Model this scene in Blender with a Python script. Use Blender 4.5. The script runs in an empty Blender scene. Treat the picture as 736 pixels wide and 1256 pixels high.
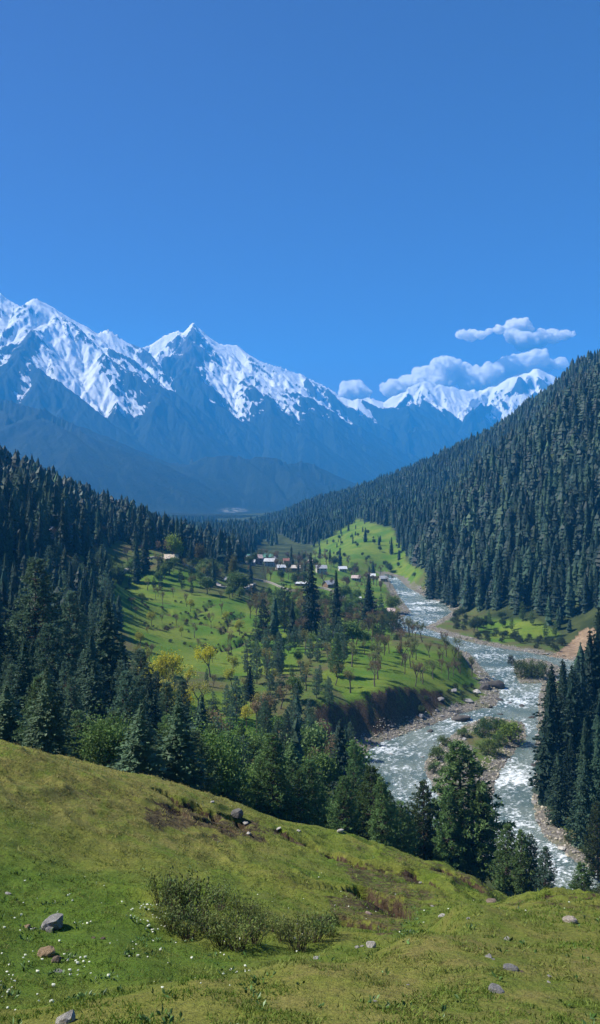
import bpy, math, random, time
import numpy as np
from mathutils import Vector, Matrix
T0 = time.time()
rnd = random.Random(7)
nr = np.random.default_rng(7)
S = bpy.context.scene
COL = S.collection
F = 986.0; U0 = 368.0; V0 = 628.0; ZC = 85.0

# ------------------------------------------------------------------ helpers
def P(u, v, Y):
    return ((u-U0)/F*Y, Y, ZC-(v-V0)/F*Y)

def smooth(a, b, x):
    t = np.clip((x-a)/(b-a), 0, 1)
    return t*t*(3-2*t)

def _h(ix, iy, s):
    n = (ix.astype(np.int64)*374761393 + iy.astype(np.int64)*668265263 + s*1442695041) & 0xffffffff
    n = ((n ^ (n >> 13))*1274126177) & 0xffffffff
    n = (n ^ (n >> 16)) & 0xffffffff
    n = (n*2246822519) & 0xffffffff
    return ((n ^ (n >> 15)) & 0xffffff)/float(0x1000000)

def noise(x, y, s=0):
    ix = np.floor(x); iy = np.floor(y); fx = x-ix; fy = y-iy
    ux = fx*fx*fx*(fx*(fx*6-15)+10); uy = fy*fy*fy*(fy*(fy*6-15)+10)
    def g(a, b):
        t = _h(ix+a, iy+b, s)*2*np.pi
        return np.cos(t)*(fx-a)+np.sin(t)*(fy-b)
    return 1.41*((g(0,0)*(1-ux)+g(1,0)*ux)*(1-uy)+(g(0,1)*(1-ux)+g(1,1)*ux)*uy)

def fbm(x, y, s=0, o=4, g=0.5, l=2.03):
    r = 0; a = 1; t = 0
    for i in range(o):
        r = r+a*noise(x, y, s+i*17); t += a; a *= g; x = x*l+3.1; y = y*l-1.7
    return r/t

def mesh_np(name, v, f, mats=(), smooth_=False, matidx=None):
    v = np.asarray(v, np.float32); f = np.asarray(f, np.int32)
    m = bpy.data.meshes.new(name)
    k = f.shape[1]
    m.vertices.add(len(v)); m.vertices.foreach_set('co', v.ravel())
    m.loops.add(f.size); m.loops.foreach_set('vertex_index', f.ravel())
    m.polygons.add(len(f))
    m.polygons.foreach_set('loop_start', np.arange(0, f.size, k, dtype=np.int32))
    m.polygons.foreach_set('use_smooth', np.full(len(f), bool(smooth_)))
    if matidx is not None:
        m.polygons.foreach_set('material_index', np.asarray(matidx, np.int32))
    for x in mats: m.materials.append(x)
    m.update(calc_edges=True)
    return m

def add_attr(m, name, arr):
    arr = np.asarray(arr, np.float32)
    if arr.ndim == 1:
        a = m.attributes.new(name, 'FLOAT', 'POINT'); a.data.foreach_set('value', arr)
    else:
        if arr.shape[1] == 3: arr = np.hstack([arr, np.ones((len(arr), 1), np.float32)])
        a = m.attributes.new(name, 'FLOAT_COLOR', 'POINT'); a.data.foreach_set('color', arr.ravel())

def link(name, data, parent=None, **props):
    o = bpy.data.objects.new(name, data); COL.objects.link(o)
    if parent is not None: o.parent = parent
    for k, v in props.items(): o[k] = v
    return o

def grid_faces(nrw, ncl):
    i = np.arange(nrw-1)[:, None]*ncl+np.arange(ncl-1)[None, :]
    i = i.ravel()
    return np.stack([i, i+1, i+1+ncl, i+ncl], 1)

class NT:
    def __init__(s, name, world=None):
        s.m = bpy.data.materials.new(name) if world is None else world
        s.m.use_nodes = True
        s.t = s.m.node_tree; s.t.nodes.clear()
    def n(s, typ, ins=None, **kw):
        nd = s.t.nodes.new(typ)
        for k, v in kw.items(): setattr(nd, k, v)
        for k, v in (ins or {}).items(): s.set(nd.inputs[k], v)
        return nd
    def set(s, sock, v):
        if isinstance(v, bpy.types.NodeSocket): s.t.links.new(v, sock)
        elif isinstance(v, (tuple, list)) and len(v) == 3 and sock.type == 'RGBA': sock.default_value = (*v, 1)
        else: sock.default_value = v
    def noise(s, vec, scale, detail=4, rough=0.55, dist=0.0, dim='3D'):
        return s.n('ShaderNodeTexNoise', {'Vector': vec, 'Scale': scale, 'Detail': detail, 'Roughness': rough, 'Distortion': dist}).outputs['Fac']
    def ramp(s, fac, a, b, lo=0.0, hi=1.0):
        return s.n('ShaderNodeMapRange', {'Value': fac, 'From Min': a, 'From Max': b, 'To Min': lo, 'To Max': hi}).outputs[0]
    def mix(s, f, a, b, mode='MIX'):
        nd = s.n('ShaderNodeMix', data_type='RGBA', blend_type=mode)
        s.set(nd.inputs[0], f); s.set(nd.inputs[6], a); s.set(nd.inputs[7], b)
        return nd.outputs[2]
    def math(s, op, a, b=0.0, c=None, clamp=False):
        nd = s.n('ShaderNodeMath', operation=op, use_clamp=clamp)
        s.set(nd.inputs[0], a); s.set(nd.inputs[1], b)
        if c is not None: s.set(nd.inputs[2], c)
        return nd.outputs[0]
    def attr(s, name, out='Fac'):
        return s.n('ShaderNodeAttribute', attribute_name=name).outputs[out]
    def geo(s, o): return s.n('ShaderNodeNewGeometry').outputs[o]
    def scale(s, v, xyz):
        return s.n('ShaderNodeVectorMath', {0: v, 1: xyz}, operation='MULTIPLY').outputs[0]
    def bump(s, h, strength, dist):
        return s.n('ShaderNodeBump', {'Height': h, 'Strength': strength, 'Distance': dist}).outputs[0]
    def pbr(s, col, rough=0.8, normal=None, spec=0.3, **kw):
        d = {'Base Color': col, 'Roughness': rough, 'Specular IOR Level': spec}
        if normal is not None: d['Normal'] = normal
        d.update(kw)
        b = s.n('ShaderNodeBsdfPrincipled', d)
        s.out(b.outputs[0]); return s.m
    def out(s, sh, vol=None):
        o = s.n('ShaderNodeOutputMaterial')
        if sh is not None: s.t.links.new(sh, o.inputs['Surface'])
        if vol is not None: s.t.links.new(vol, o.inputs['Volume'])
        return s.m

# ------------------------------------------------------------------ camera, light, sky
cam = bpy.data.cameras.new('camera'); co = bpy.data.objects.new('camera', cam); COL.objects.link(co)
co.location = (0, 0, ZC); co.rotation_euler = (math.radians(90), 0, 0)
cam.sensor_fit = 'VERTICAL'; cam.angle = 2*math.atan(V0/F); cam.clip_start = 0.3; cam.clip_end = 60000
S.camera = co
EXPOSURE = 1.05
S.view_settings.view_transform = 'Standard'; S.view_settings.look = 'None'
S.view_settings.exposure = EXPOSURE; S.view_settings.gamma = 1
S.view_settings.use_curve_mapping = False
SUN_EL, SUN_AZ = 49.0, -82.0     # azimuth from +Y towards +X
sl = bpy.data.lights.new('sun', 'SUN'); sl.energy = 4.9; sl.angle = math.radians(0.5); sl.color = (1, .955, .87)
so = bpy.data.objects.new('sun', sl); COL.objects.link(so)
sd = Vector((math.sin(math.radians(SUN_AZ))*math.cos(math.radians(SUN_EL)), math.cos(math.radians(SUN_AZ))*math.cos(math.radians(SUN_EL)), math.sin(math.radians(SUN_EL))))
so.rotation_euler = sd.to_track_quat('Z', 'Y').to_euler(); so.location = (0, 0, 500)
W = bpy.data.worlds.new('World'); S.world = W
w = NT('', W)
sky = w.n('ShaderNodeTexSky', sky_type='NISHITA', sun_disc=False, sun_elevation=math.radians(SUN_EL), sun_rotation=math.radians(SUN_AZ),
          altitude=2300.0, air_density=1.0, dust_density=0.15, ozone_density=4.0)
hs_ = w.n('ShaderNodeHueSaturation', {'Color': sky.outputs[0], 'Saturation': 1.08, 'Hue': .526})
bg = w.n('ShaderNodeBackground', {'Color': hs_.outputs[0], 'Strength': 0.046})
wo = w.n('ShaderNodeOutputWorld'); w.t.links.new(bg.outputs[0], wo.inputs[0])
cy = S.cycles
cy.max_bounces = 12; cy.diffuse_bounces = 2; cy.glossy_bounces = 2; cy.transmission_bounces = 2; cy.volume_bounces = 10; cy.transparent_max_bounces = 8
cy.caustics_reflective = False; cy.caustics_refractive = False
cy.use_denoising = True
try: cy.denoiser = 'OPENIMAGEDENOISE'
except Exception: pass
cy.sample_clamp_indirect = 4

# ------------------------------------------------------------------ river outline (on a plane that rises upstream)
def zr(Y): return 0.02*Y-4.0
def river_pt(u, v):
    Y = (ZC+4.0)/((v-V0)/F+0.02)
    return ((u-U0)/F*Y, Y)
RIV = [(476,712),(482,719),(488,732),(503,751),(483,762),(493,774),(509,787),(535,794),(572,800),(589,819),(604,837),(611,850),(606,866),(572,872),(535,886),(497,899),(470,909),
       (447,920),(440,945),(446,975),(462,1000),(500,1020),(560,1045),(620,1060),(660,1078),(700,1110),(760,1150),
       (830,1140),(760,1090),(736,1070),(704,1051),(670,1025),(659,999),(659,957),(662,924),(662,886),(664,849),(668,836),
       (700,833),(760,838),(840,838),(900,835),(900,812),(800,806),(760,812),(719,813),(685,807),(647,800),(621,796),(584,789),(554,781),(522,770),(535,764),(556,751),(546,740),(520,731),(500,720),(488,708),(470,703)]
ISL = [(572,890),(600,880),(638,886),(644,903),(626,925),(610,945),(600,975),(585,1012),(562,1015),(545,985),(528,955),(523,935),(545,912)]
RIV = np.array([river_pt(*p) for p in RIV]); ISL = np.array([river_pt(*p) for p in ISL])
BAR = np.array([river_pt(*p) for p in [(630,812),(650,808),(672,812),(690,822),(670,838),(640,838),(634,826)]])

def poly_sdf(x, y, poly):
    d = np.full(x.shape, 1e18); ins = np.zeros(x.shape, bool)
    n = len(poly)
    for i in range(n):
        ax, ay = poly[i]; bx, by = poly[(i+1) % n]
        ex, ey = bx-ax, by-ay; wx, wy = x-ax, y-ay
        t = np.clip((wx*ex+wy*ey)/(ex*ex+ey*ey), 0, 1)
        d = np.minimum(d, (wx-ex*t)**2+(wy-ey*t)**2)
        c = ((ay <= y) & (by > y)) | ((by <= y) & (ay > y))
        with np.errstate(divide='ignore', invalid='ignore'):
            xi = ax+(y-ay)/(by-ay)*ex if by != ay else np.full(x.shape, 1e18)
        ins ^= c & (x < xi)
    return np.where(ins, -1, 1)*np.sqrt(d)

def pip(u, v, poly):
    return poly_sdf(np.asarray(u, float), np.asarray(v, float), np.array(poly, float)) < 0

def river_sdf(x, y):
    d = poly_sdf(x, y, RIV)
    d = np.maximum(d, -poly_sdf(x, y, ISL))
    d = np.maximum(d, -poly_sdf(x, y, BAR))
    return d

# ------------------------------------------------------------------ terrain control points (u, v, distance)
CT = [
 (0,1258,14.6),(100,1256,13.6),(200,1256,13.4),(400,1256,13.2),(600,1256,13.2),(736,1256,13.6),
 (100,1228,15.6),(250,1196,17),(368,1177,18),(500,1146,20.5),(560,1114,25.5),(650,1103,33),(736,1103,38),
 (500,1190,17.2),(600,1175,18),(736,1180,18.6),(620,1140,23),(736,1140,25),(300,1225,15.2),
 (100,1226,18.2),(250,1212,20.2),(368,1198,21.0),(450,1188,22.2),(520,1168,24.6),(570,1140,30),(650,1118,42),(736,1120,50),
 (0,1190,19.5),(180,1192,21),(65,1133,26),(130,1160,23.5),(0,1150,23),(230,1152,28),(310,1168,26.5),(368,1163,27.8),(450,1160,27),
 (500,1139,33),(620,1112,62),
 (0,1080,30),(100,1040,38),(250,1050,44),(200,1090,34),(330,1080,41),(400,1095,42),(450,1125,36),(470,1085,50),
 (0,1000,38),(120,985,46),(300,1020,56),(400,1040,62),(450,1060,60),(540,1095,50),
 (0,919,50),(100,942,55),(250,978,62),(350,1012,68),(430,1032,70),(500,1052,69),(600,1093,64),
 (0,935,90),(100,955,95),(250,988,100),(350,1022,105),(500,1062,105),(600,1102,100),(680,1125,82),(736,1128,85),
 (250,975,140),(350,1000,150),(500,1060,135),(620,1095,150),(736,1110,125),(530,1070,155),
 (60,885,170),(-40,860,170),(150,905,170),(100,805,260),(-20,785,260),(0,738,350),(150,762,400),(90,752,380),(150,723,520),(220,727,520),(290,738,520),
 (250,905,230),(200,862,260),(250,872,270),(300,905,240),(400,905,270),(350,955,190),(450,985,180),(425,862,300),(470,852,308),(500,850,318),(400,870,285),
 (590,831,392),(545,838,352),(430,802,370),(500,806,375),(560,803,400),(300,802,380),(200,802,360),(200,742,480),(300,762,470),(400,762,490),(460,770,480),(400,722,640),(330,740,600),
 (320,694,790),(350,707,720),(430,730,650),(470,745,640),(400,718,700),(440,722,700),(380,694,850),(430,703,860),(470,710,900),(330,668,1300),(330,655,1900),(300,652,1700),(250,655,1900),(250,645,2500),
 (0,582,700),(50,598,740),(100,618,780),(150,640,820),(200,660,850),(250,680,900),(0,642,480),(60,655,480),(100,683,500),(120,697,480),(200,692,580),(260,708,600),(285,718,600),
 (0,592,1000),(100,635,1100),(200,664,1200),(280,665,1300),
 (736,812,400),(720,775,485),(650,780,500),(600,768,545),(560,760,600),(680,760,520),
 (736,612,650),(736,700,540),(736,532,780),(736,474,900),(650,612,760),(650,700,600),(600,700,665),(600,650,780),(600,574,1050),(540,650,900),(540,705,740),(500,703,850),(520,634,1100),
 (500,672,1000),(450,688,950),(440,662,1100),(480,655,1100),(460,645,1200),(400,680,1100),(400,655,1350),
 (736,505,1060),(650,565,1180),(600,606,1260),(560,618,1300),(700,480,1250),(800,480,1100),
 (736,446,1300),(650,502,1500),(560,556,1700),(480,590,1900),(380,620,2100),(300,648,2250),(270,652,2400),
 (736,490,1800),(650,545,2100),(480,610,2600),(380,625,2800),(300,634,2900),(240,636,2900),(0,634,2900),(0,610,1800),(150,640,1700),(736,560,2900),
 (-200,540,700),(-200,650,350),(-200,800,200),(-200,580,1200),(-200,920,80),(-200,960,40),(-200,1130,18),(-500,950,30),(-500,900,100),(-500,640,300),(-500,560,900),
 (900,400,1000),(900,600,500),(900,820,320),(900,950,250),(900,1100,150),(900,1150,80),(900,1130,45),(900,1200,22),(1200,1150,60),(1200,600,500),(1200,980,200),(1200,450,1000),
 (690,1020,235),(720,1030,225),(700,1045,205),(760,1000,240),(740,900,300),(720,860,350),
]
_c = np.array([P(*c) for c in CT])
_ex = [(0,3,82.2),(-3,6,80.5),(3,6,80.6),(0,1.5,83.3),(-3,1,83.6),(3,1,83.3),(-2,3,82.3),(2,3,82.2)]
_c = np.vstack([_c, np.array(_ex, float)])
def _q(x, y):
    r = np.maximum(np.hypot(x, y), 1.5)
    th = np.clip(np.arctan2(x, y), -1.25, 1.25)
    return np.stack([th*2.2, np.log(r)], -1)
_qc = _q(_c[:, 0], _c[:, 1])
def _phi(r2): return np.sqrt(r2+0.06**2)
_n = len(_c)
_A = _phi(((_qc[:, None]-_qc[None])**2).sum(-1))
_Pm = np.hstack([np.ones((_n, 1)), _qc])
_M = np.block([[_A+np.eye(_n)*-1e-4, _Pm], [_Pm.T, np.zeros((3, 3))]])
# interpolate the slope-like quantity (camera height - z) / r so that all distances weigh alike
_val = (ZC-_c[:, 2])/np.hypot(_c[:, 0], _c[:, 1])
_w = np.linalg.solve(_M, np.concatenate([_val, np.zeros(3)]))
def base_h(x, y):
    x = np.asarray(x, float); y = np.asarray(y, float); sh = x.shape
    x = x.ravel(); y = y.ravel()
    q = _q(x, y); out = np.empty(len(x))
    for i in range(0, len(x), 40000):
        a = q[i:i+40000]
        out[i:i+40000] = _phi(((a[:, None]-_qc[None])**2).sum(-1)) @ _w[:_n] + _w[_n]+a @ _w[_n+1:]
    r = np.hypot(x, y)
    z = ZC-out*np.maximum(r, 1.5)
    th = np.abs(np.arctan2(x, y))
    side = smooth(1.15, 1.9, th)
    z2 = 83.4+np.minimum(r*0.12, 40)
    return (z*(1-side)+z2*side).reshape(sh)

# ---- ledges and scars: sharp little drops that follow a line
def wpt(u, v, Y): x, y, z = P(u, v, Y); return (x, y)
def line_drop(x, y, pts, depth, length, edge=0.25):
    best = np.full(x.shape, 1e18); sgn = np.zeros(x.shape); par = np.zeros(x.shape)
    n = len(pts)-1
    for i in range(n):
        ax, ay = pts[i]; bx, by = pts[i+1]
        ex, ey = bx-ax, by-ay; L = ex*ex+ey*ey
        t0 = ((x-ax)*ex+(y-ay)*ey)/L; t = np.clip(t0, 0, 1)
        d = (x-ax-ex*t)**2+(y-ay-ey*t)**2
        cr = (ex*(y-ay)-ey*(x-ax))/math.sqrt(L)
        m = d < best
        best = np.where(m, d, best); sgn = np.where(m, cr, sgn); par = np.where(m, (i+t)/n, par)
    d = np.sqrt(best)
    near = sgn < 0            # nearer to the camera for lines drawn left to right
    f = np.where(near, smooth(0, edge, d)*np.exp(-d/length), 0)
    endf = smooth(0, 0.12, par)*smooth(0, 0.12, 1-par)
    cap = np.abs(sgn)/(d+1e-6)
    return depth*f*endf*smooth(0.5, 0.95, cap), d
SCARS = [  # foreground turf edges with bare soil: (points as image place + distance, depth, length)
 ([(178,1003,57),(200,997,58.5),(222,999,58),(245,1000,58.5),(262,1006,58),(285,1005,60),(312,1016,60)], 0.9, 1.6),
 ([(205,1012,54),(235,1018,53),(262,1012,55),(300,1024,55)], 0.4, 1.2),
 ([(405,1058,60),(430,1068,58),(455,1072,57),(480,1085,55)], 0.6, 1.3),
 ([(430,1092,46),(455,1098,46),(480,1112,43),(500,1118,42),(512,1132,36)], 1.0, 1.3),
 ([(415,1128,36),(440,1135,35),(470,1142,34),(490,1150,32)], 0.6, 1.0),
 ([(540,1066,66),(570,1078,64),(600,1090,62)], 0.5, 1.2),
 ([(505,1085,58),(540,1098,54),(570,1103,50)], 0.5, 1.2),
 ([(565,1110,38),(600,1106,41),(640,1105,43),(665,1108,43)], 0.35, 0.8),
 ([(340,1030,62),(365,1036,61),(390,1042,61)], 0.4, 1.0),
 ([(600,1120,34),(640,1118,36),(690,1122,36),(736,1125,36)], 0.2, 1.0),
]
LEDGES = [ # terrace edges in the meadow beyond
 ([(175,748,455),(205,748,460),(235,751,455),(262,756,450),(300,760,448),(315,762,448)], 2.0, 7),
 ([(228,757,450),(248,740,490),(262,730,510)], 1.6, 6),
 ([(225,787,395),(262,788,392),(300,772,425),(322,765,440)], 2.0, 7),
 ([(262,770,425),(280,752,465),(296,742,490)], 1.5, 6),
 ([(178,778,405),(200,770,420),(222,764,440)], 1.0, 6),
 ([(150,738,480),(190,735,490),(240,737,490)], 0.5, 6),
 ([(285,800,380),(320,790,395),(352,780,405)], 1.2, 6),
]
SCARS = [([wpt(*p) for p in s[0]], s[1], s[2]) for s in SCARS]
LEDGES = [([wpt(*p) for p in s[0]], s[1], s[2]) for s in LEDGES]

def H(x, y, full=False):
    x = np.asarray(x, float); y = np.asarray(y, float)
    r = np.hypot(x, y)
    z = base_h(x, y)
    # broad natural relief
    big = smooth(350, 900, r)
    rt = smooth(0.02, 0.2, (x/np.maximum(y, 1))-0.05)
    z = z+fbm(x/190, y/190, 3, 3)*16*big*(0.35+0.65*rt)
    z = z+fbm(x/55, y/55, 11, 3)*2.2*smooth(90, 300, r)*(1-0.3*big)
    z = z+fbm(x/7.0, y/7.0, 21, 3)*(0.40+0.75*smooth(-2, 12, x)*smooth(24, 36, r))*smooth(12, 40, r)*(1-smooth(75, 95, r))
    z = z+fbm(x/2.1, y/2.6, 31, 4)*(0.13+0.12*smooth(24, 36, r))*smooth(6, 20, r)*(1-smooth(100, 140, r))
    hk = (1-np.abs(noise(x/3.6+fbm(x/5, y/5, 45, 2), y/2.3, 44))*1.6)
    z = z+np.clip(hk, 0, 1)**2*0.42*smooth(20, 34, r)*(1-smooth(78, 100, r))*(0.25+0.75*smooth(-.25, .35, fbm(x/14, y/14, 46, 2)))
    soil = np.zeros(x.shape)
    near = r < 130
    if near.any():
        xn = x[near]; yn = y[near]
        wob = fbm(xn/1.6, yn/1.6, 41, 3)*0.55
        zn = z[near]; sn = soil[near]
        for pts, dep, L in SCARS:
            dr, d = line_drop(xn+wob, yn+wob, pts, dep*1.9, L)
            zn = zn-dr
            sn = np.maximum(sn, np.clip(dr/dep*1.5, 0, 1))
        z[near] = zn; soil[near] = sn
    mid = (r > 330) & (r < 580) & (x < 60)
    if mid.any():
        xm = x[mid]; ym = y[mid]; wob = fbm(xm/14, ym/14, 43, 2)*5
        zm = z[mid]; sm = soil[mid]
        for pts, dep, L in LEDGES:
            dr, d = line_drop(xm+wob, ym+wob, pts, dep*1.5, L, 1.2)
            zm = zm-dr; sm = np.maximum(sm, np.clip(dr/dep*1.3-0.45, 0, 1)*0.62)
        z[mid] = zm; soil[mid] = sm
    rd = np.full(x.shape, 1e3)
    rv = (r > 110) & (r < 1150) & (y > 60)
    if rv.any():
        xv = x[rv]; yv = y[rv]
        wob = fbm(xv/9, yv/9, 51, 3)*3.5
        d = river_sdf(xv, yv)+wob*smooth(0, 6, np.abs(river_sdf(xv, yv))+2)*0.6
        zv = z[rv]; zz = zr(yv)
        # width of the gravel apron: wide on bars, narrow under the cut bank
        rise = 7+10*(0.5+0.5*noise(xv/30, yv/30, 5))
        isl = np.minimum(poly_sdf(xv, yv, ISL), poly_sdf(xv, yv, BAR))
        zt = np.where(isl < 2, zz+0.9+0.5*fbm(xv/6, yv/6, 8, 3), np.maximum(zv, zz+1.0))
        k = smooth(3, 3+rise, d)
        low = zz+0.25+np.clip(d, 0, 8)*0.12+fbm(xv/2.5, yv/2.5, 61, 3)*0.55*smooth(-1, 2, d)
        zo = low*(1-k)+zt*k
        zo = np.where(isl < 1.5, low*(1-smooth(1, 5, d))+zt*smooth(1, 5, d), zo)
        zi = zz-1.6*smooth(0, 4, -d)+0.2
        z[rv] = np.where(d < 0, zi, zo)
        rd[rv] = np.where(isl < 3, np.minimum(d, 5), d)
    if full: return z, rd, soil
    return z

def proj(x, y, z):
    y = np.maximum(y, 0.1)
    return U0+x/y*F, V0-(z-ZC)/y*F
# ------------------------------------------------------------------ near terrain mesh
MEADOW = [  # image outline of the ground, least and greatest distance
 ([(135,716),(300,735),(345,765),(380,800),(330,850),(290,880),(230,870),(180,850),(165,790),(140,760)], 330, 600),
 ([(170,850),(300,850),(330,900),(300,935),(235,930),(190,900)], 190, 340),
 ([(425,792),(520,796),(562,796),(600,832),(560,846),(480,858),(425,862),(395,830)], 280, 440),
 ([(395,862),(438,860),(440,880),(420,895),(395,880)], 250, 320),
 ([(375,705),(392,665),(440,638),(482,648),(500,690),(545,718),(480,716),(420,712)], 780, 1500),
 ([(370,740),(480,740),(480,800),(380,800)], 380, 660),
 ([(150,700),(250,700),(250,722),(150,720)], 520, 620),
 ([(330,700),(480,715),(470,740),(330,735)], 600, 900),
 ([(580,760),(660,762),(690,780),(600,790)], 400, 640),
]
def meadow_mask(x, y, z):
    u, v = proj(x, y, z)
    m = np.zeros(x.shape)
    wob = fbm(x/30, y/30, 77, 3)*14
    for poly, a, b in MEADOW:
        s = (y > a) & (y < b)
        if s.any():
            dd = poly_sdf(u[s]+wob[s], v[s]+wob[s]*0.5, np.array(poly, float))
            m[s] = np.maximum(m[s], smooth(3, -3, dd))
    return m
rr = [1.5]
while rr[-1] < 3000:
    q = rr[-1]
    rr.append(q*(1.022 if q < 9 else 1.0065 if q < 120 else 1.0085 if q < 700 else 1.012))
rr = np.array(rr)
th = np.concatenate([np.radians(np.linspace(-180, -45, 28)[:-1]), np.radians(np.linspace(-45, -23, 45)[:-1]),
                     np.radians(np.linspace(-23, 23, 420)), np.radians(np.linspace(23, 45, 45)[1:]), np.radians(np.linspace(45, 180, 28)[1:])])
X = rr[:, None]*np.sin(th)[None]; Y = rr[:, None]*np.cos(th)[None]
Z, RD, SOIL = H(X, Y, True)
MD = meadow_mask(X, Y, Z)
near_grass = 1-smooth(72, 84, rr[:, None]+0*X)
print('terrain', X.shape, round(time.time()-T0, 1))
# slope
dzr = np.gradient(Z, axis=0)/np.gradient(rr)[:, None]
dzt = np.gradient(Z, axis=1)/(np.gradient(th)[None]*rr[:, None])
SL = np.sqrt(dzr**2+dzt**2)
dirt_poly = pip(*proj(X, Y, Z), [(672,806),(700,808),(740,800),(740,768),(715,772),(695,792)]) & (Y > 400) & (Y < 560)
gravel = np.where(RD < 900, smooth(9, 4, RD+fbm(X/5, Y/5, 71, 3)*5+((X > 60) & (Y < 300))*3.0), 0)
scrub = np.clip(smooth(70, 30, X-np.interp(Y, [190, 400, 700, 1000], [20, 60, 60, 60]))*smooth(700, 600, Y)*smooth(150, 220, Y)+smooth(40, 5, RD), 0, 1)*(X/np.maximum(Y,1) > -.30)
soil = np.clip(SOIL+(smooth(0.50, 0.85, SL)*((RD > 2) & (RD < 32) & (X < 75) & (Y < 420))*0.95)*(0.75+0.5*fbm(X/7, Y/7, 73, 3))+dirt_poly*0.9, 0, 1)

_u, _v = proj(X, Y, Z)
worn = np.zeros(X.shape)
_nr = (Y > 25) & (Y < 85)
for _pl, _k in (([(172,994),(205,988),(262,996),(320,1008),(322,1034),(285,1030),(235,1018),(188,1018)], 1.0), ([(395,1050),(470,1062),(520,1090),(560,1100),(525,1110),(505,1135),(470,1148),(405,1128),(400,1100),(450,1095)], .75),
                ([(325,1060),(380,1075),(395,1110),(340,1090)], .45), ([(560,1060),(610,1085),(600,1098),(550,1080)], .7), ([(560,1108),(670,1100),(736,1112),(736,1120),(640,1112)], .6), ([(70,962),(180,966),(160,982),(80,980)], .5), ([(420,1032),(520,1048),(560,1070),(500,1064)], .6)):
    worn[_nr] = np.maximum(worn[_nr], _k*smooth(7, -7, poly_sdf(_u[_nr], _v[_nr], np.array(_pl, float))+fbm(X[_nr]/1.4, Y[_nr]/1.4, 97, 4)*20))
def terrain_mat():
    t = NT('ground')
    pos = t.geo('Position')
    cov = t.n('ShaderNodeSeparateColor', {0: t.attr('cover', 'Color')})
    near, mead, grav = cov.outputs[0], cov.outputs[1], cov.outputs[2]
    sl = t.attr('soil')
    # foreground turf: olive, dry straw and fresh green patches
    n1 = t.noise(pos, 0.16, 5, .6); n2 = t.noise(pos, 0.9, 6, .65); n3 = t.noise(pos, 7, 5, .7)
    hz = t.n('ShaderNodeSeparateXYZ', {0: pos}).outputs[2]
    turf = t.mix(t.ramp(n1, .38, .62), (.095, .170, .013), (.180, .205, .030))
    dry = t.attr('dry')
    turf = t.mix(t.math('MULTIPLY', dry, t.ramp(n2, .3, .62)), turf, (.235, .205, .060))
    turf = t.mix(t.math('MULTIPLY', t.attr('lush'), t.ramp(n2, .2, .6, .5, 1)), turf, (.090, .165, .016))
    turf = t.mix(t.ramp(n2, .60, .74, 0, .6), turf, (.040, .088, .012))
    turf = t.mix(t.ramp(n3, .42, .7, 0, .55), turf, (.030, .048, .010))
    n4 = t.noise(pos, 28, 3, .7)
    turf = t.mix(t.ramp(n4, .5, .75, 0, .5), turf, (.19, .19, .05))
    n5 = t.noise(pos, 2.6, 5, .7, 1.0)
    turf = t.mix(t.ramp(n5, .60, .70, 0, .7), turf, (.085, .060, .028))
    # valley meadow
    m1 = t.noise(pos, .035, 5, .6); m2 = t.noise(pos, .35, 5, .65)
    md = t.mix(t.ramp(m1, .4, .62), (.065, .140, .014), (.135, .180, .024))
    md = t.mix(t.ramp(m2, .52, .75, 0, .7), md, (.055, .070, .018))
    # forest floor
    ff = t.mix(t.ramp(t.noise(pos, .05, 6, .6), .4, .65), (.022, .034, .012), (.060, .075, .024))
    sc_ = t.mix(t.ramp(t.noise(pos, .06, 6, .65), .38, .62), (.070, .120, .020), (.105, .092, .042))
    ff = t.mix(t.attr('scrub'), ff, sc_)
    gv = t.mix(t.ramp(t.noise(pos, 1.1, 5, .7), .35, .7), (.07, .062, .05), (.27, .25, .22))
    gv = t.mix(t.ramp(t.noise(pos, .12, 4, .6), .5, .66, 0, .8), gv, (.10, .11, .04))
    so_ = t.mix(t.ramp(t.noise(pos, 1.5, 6, .7), .35, .7), (.032, .022, .014), (.12, .080, .048))
    so_ = t.mix(t.ramp(t.attr('pale'), 0, 1), so_, t.mix(t.ramp(t.noise(pos, .3, 6, .7), .35, .65), (.15, .10, .06), (.30, .22, .145)))
    c = t.mix(mead, ff, md); wn = t.ramp(t.math('ADD', t.attr('worn'), t.ramp(t.noise(t.scale(pos, (1, 1.8, 3)), 1.3, 6, .75), .3, .7, -.5, .5)), .45, .85)
    turf = t.mix(wn, turf, t.mix(t.ramp(t.noise(pos, 3.5, 5, .75), .4, .6), (.035, .026, .016), (.135, .105, .05)))
    c = t.mix(near, c, turf)
    gn = t.ramp(t.math('ADD', grav, t.ramp(t.noise(pos, .5, 5, .6), .3, .7, -.25, .25)), .35, .65)
    c = t.mix(gn, c, gv)
    sn = t.ramp(t.math('ADD', sl, t.ramp(t.noise(pos, 1.8, 5, .7), .3, .7, -.4, .4)), .40, .60)
    c = t.mix(sn, c, so_)
    bh = t.math('ADD', t.math('MULTIPLY', n3, .6), t.math('MULTIPLY', n4, .4))
    b1 = t.bump(bh, .9, .12)
    b2 = t.n('ShaderNodeBump', {'Height': t.noise(pos, .8, 6, .7), 'Strength': .6, 'Distance': .9, 'Normal': b1}).outputs[0]
    return t.pbr(c, .95, b2, .12)
MG = terrain_mat()
ml = mesh_np('terrain', np.stack([X, Y, Z], -1).reshape(-1, 3), grid_faces(*X.shape)[:, ::-1], [MG], True)
add_attr(ml, 'cover', np.stack([near_grass, MD, gravel], -1).reshape(-1, 3))
add_attr(ml, 'soil', soil.ravel()); add_attr(ml, 'scrub', scrub.ravel())
add_attr(ml, 'pale', (dirt_poly*1.0).ravel())
_u, _v = proj(X, Y, Z)
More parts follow.
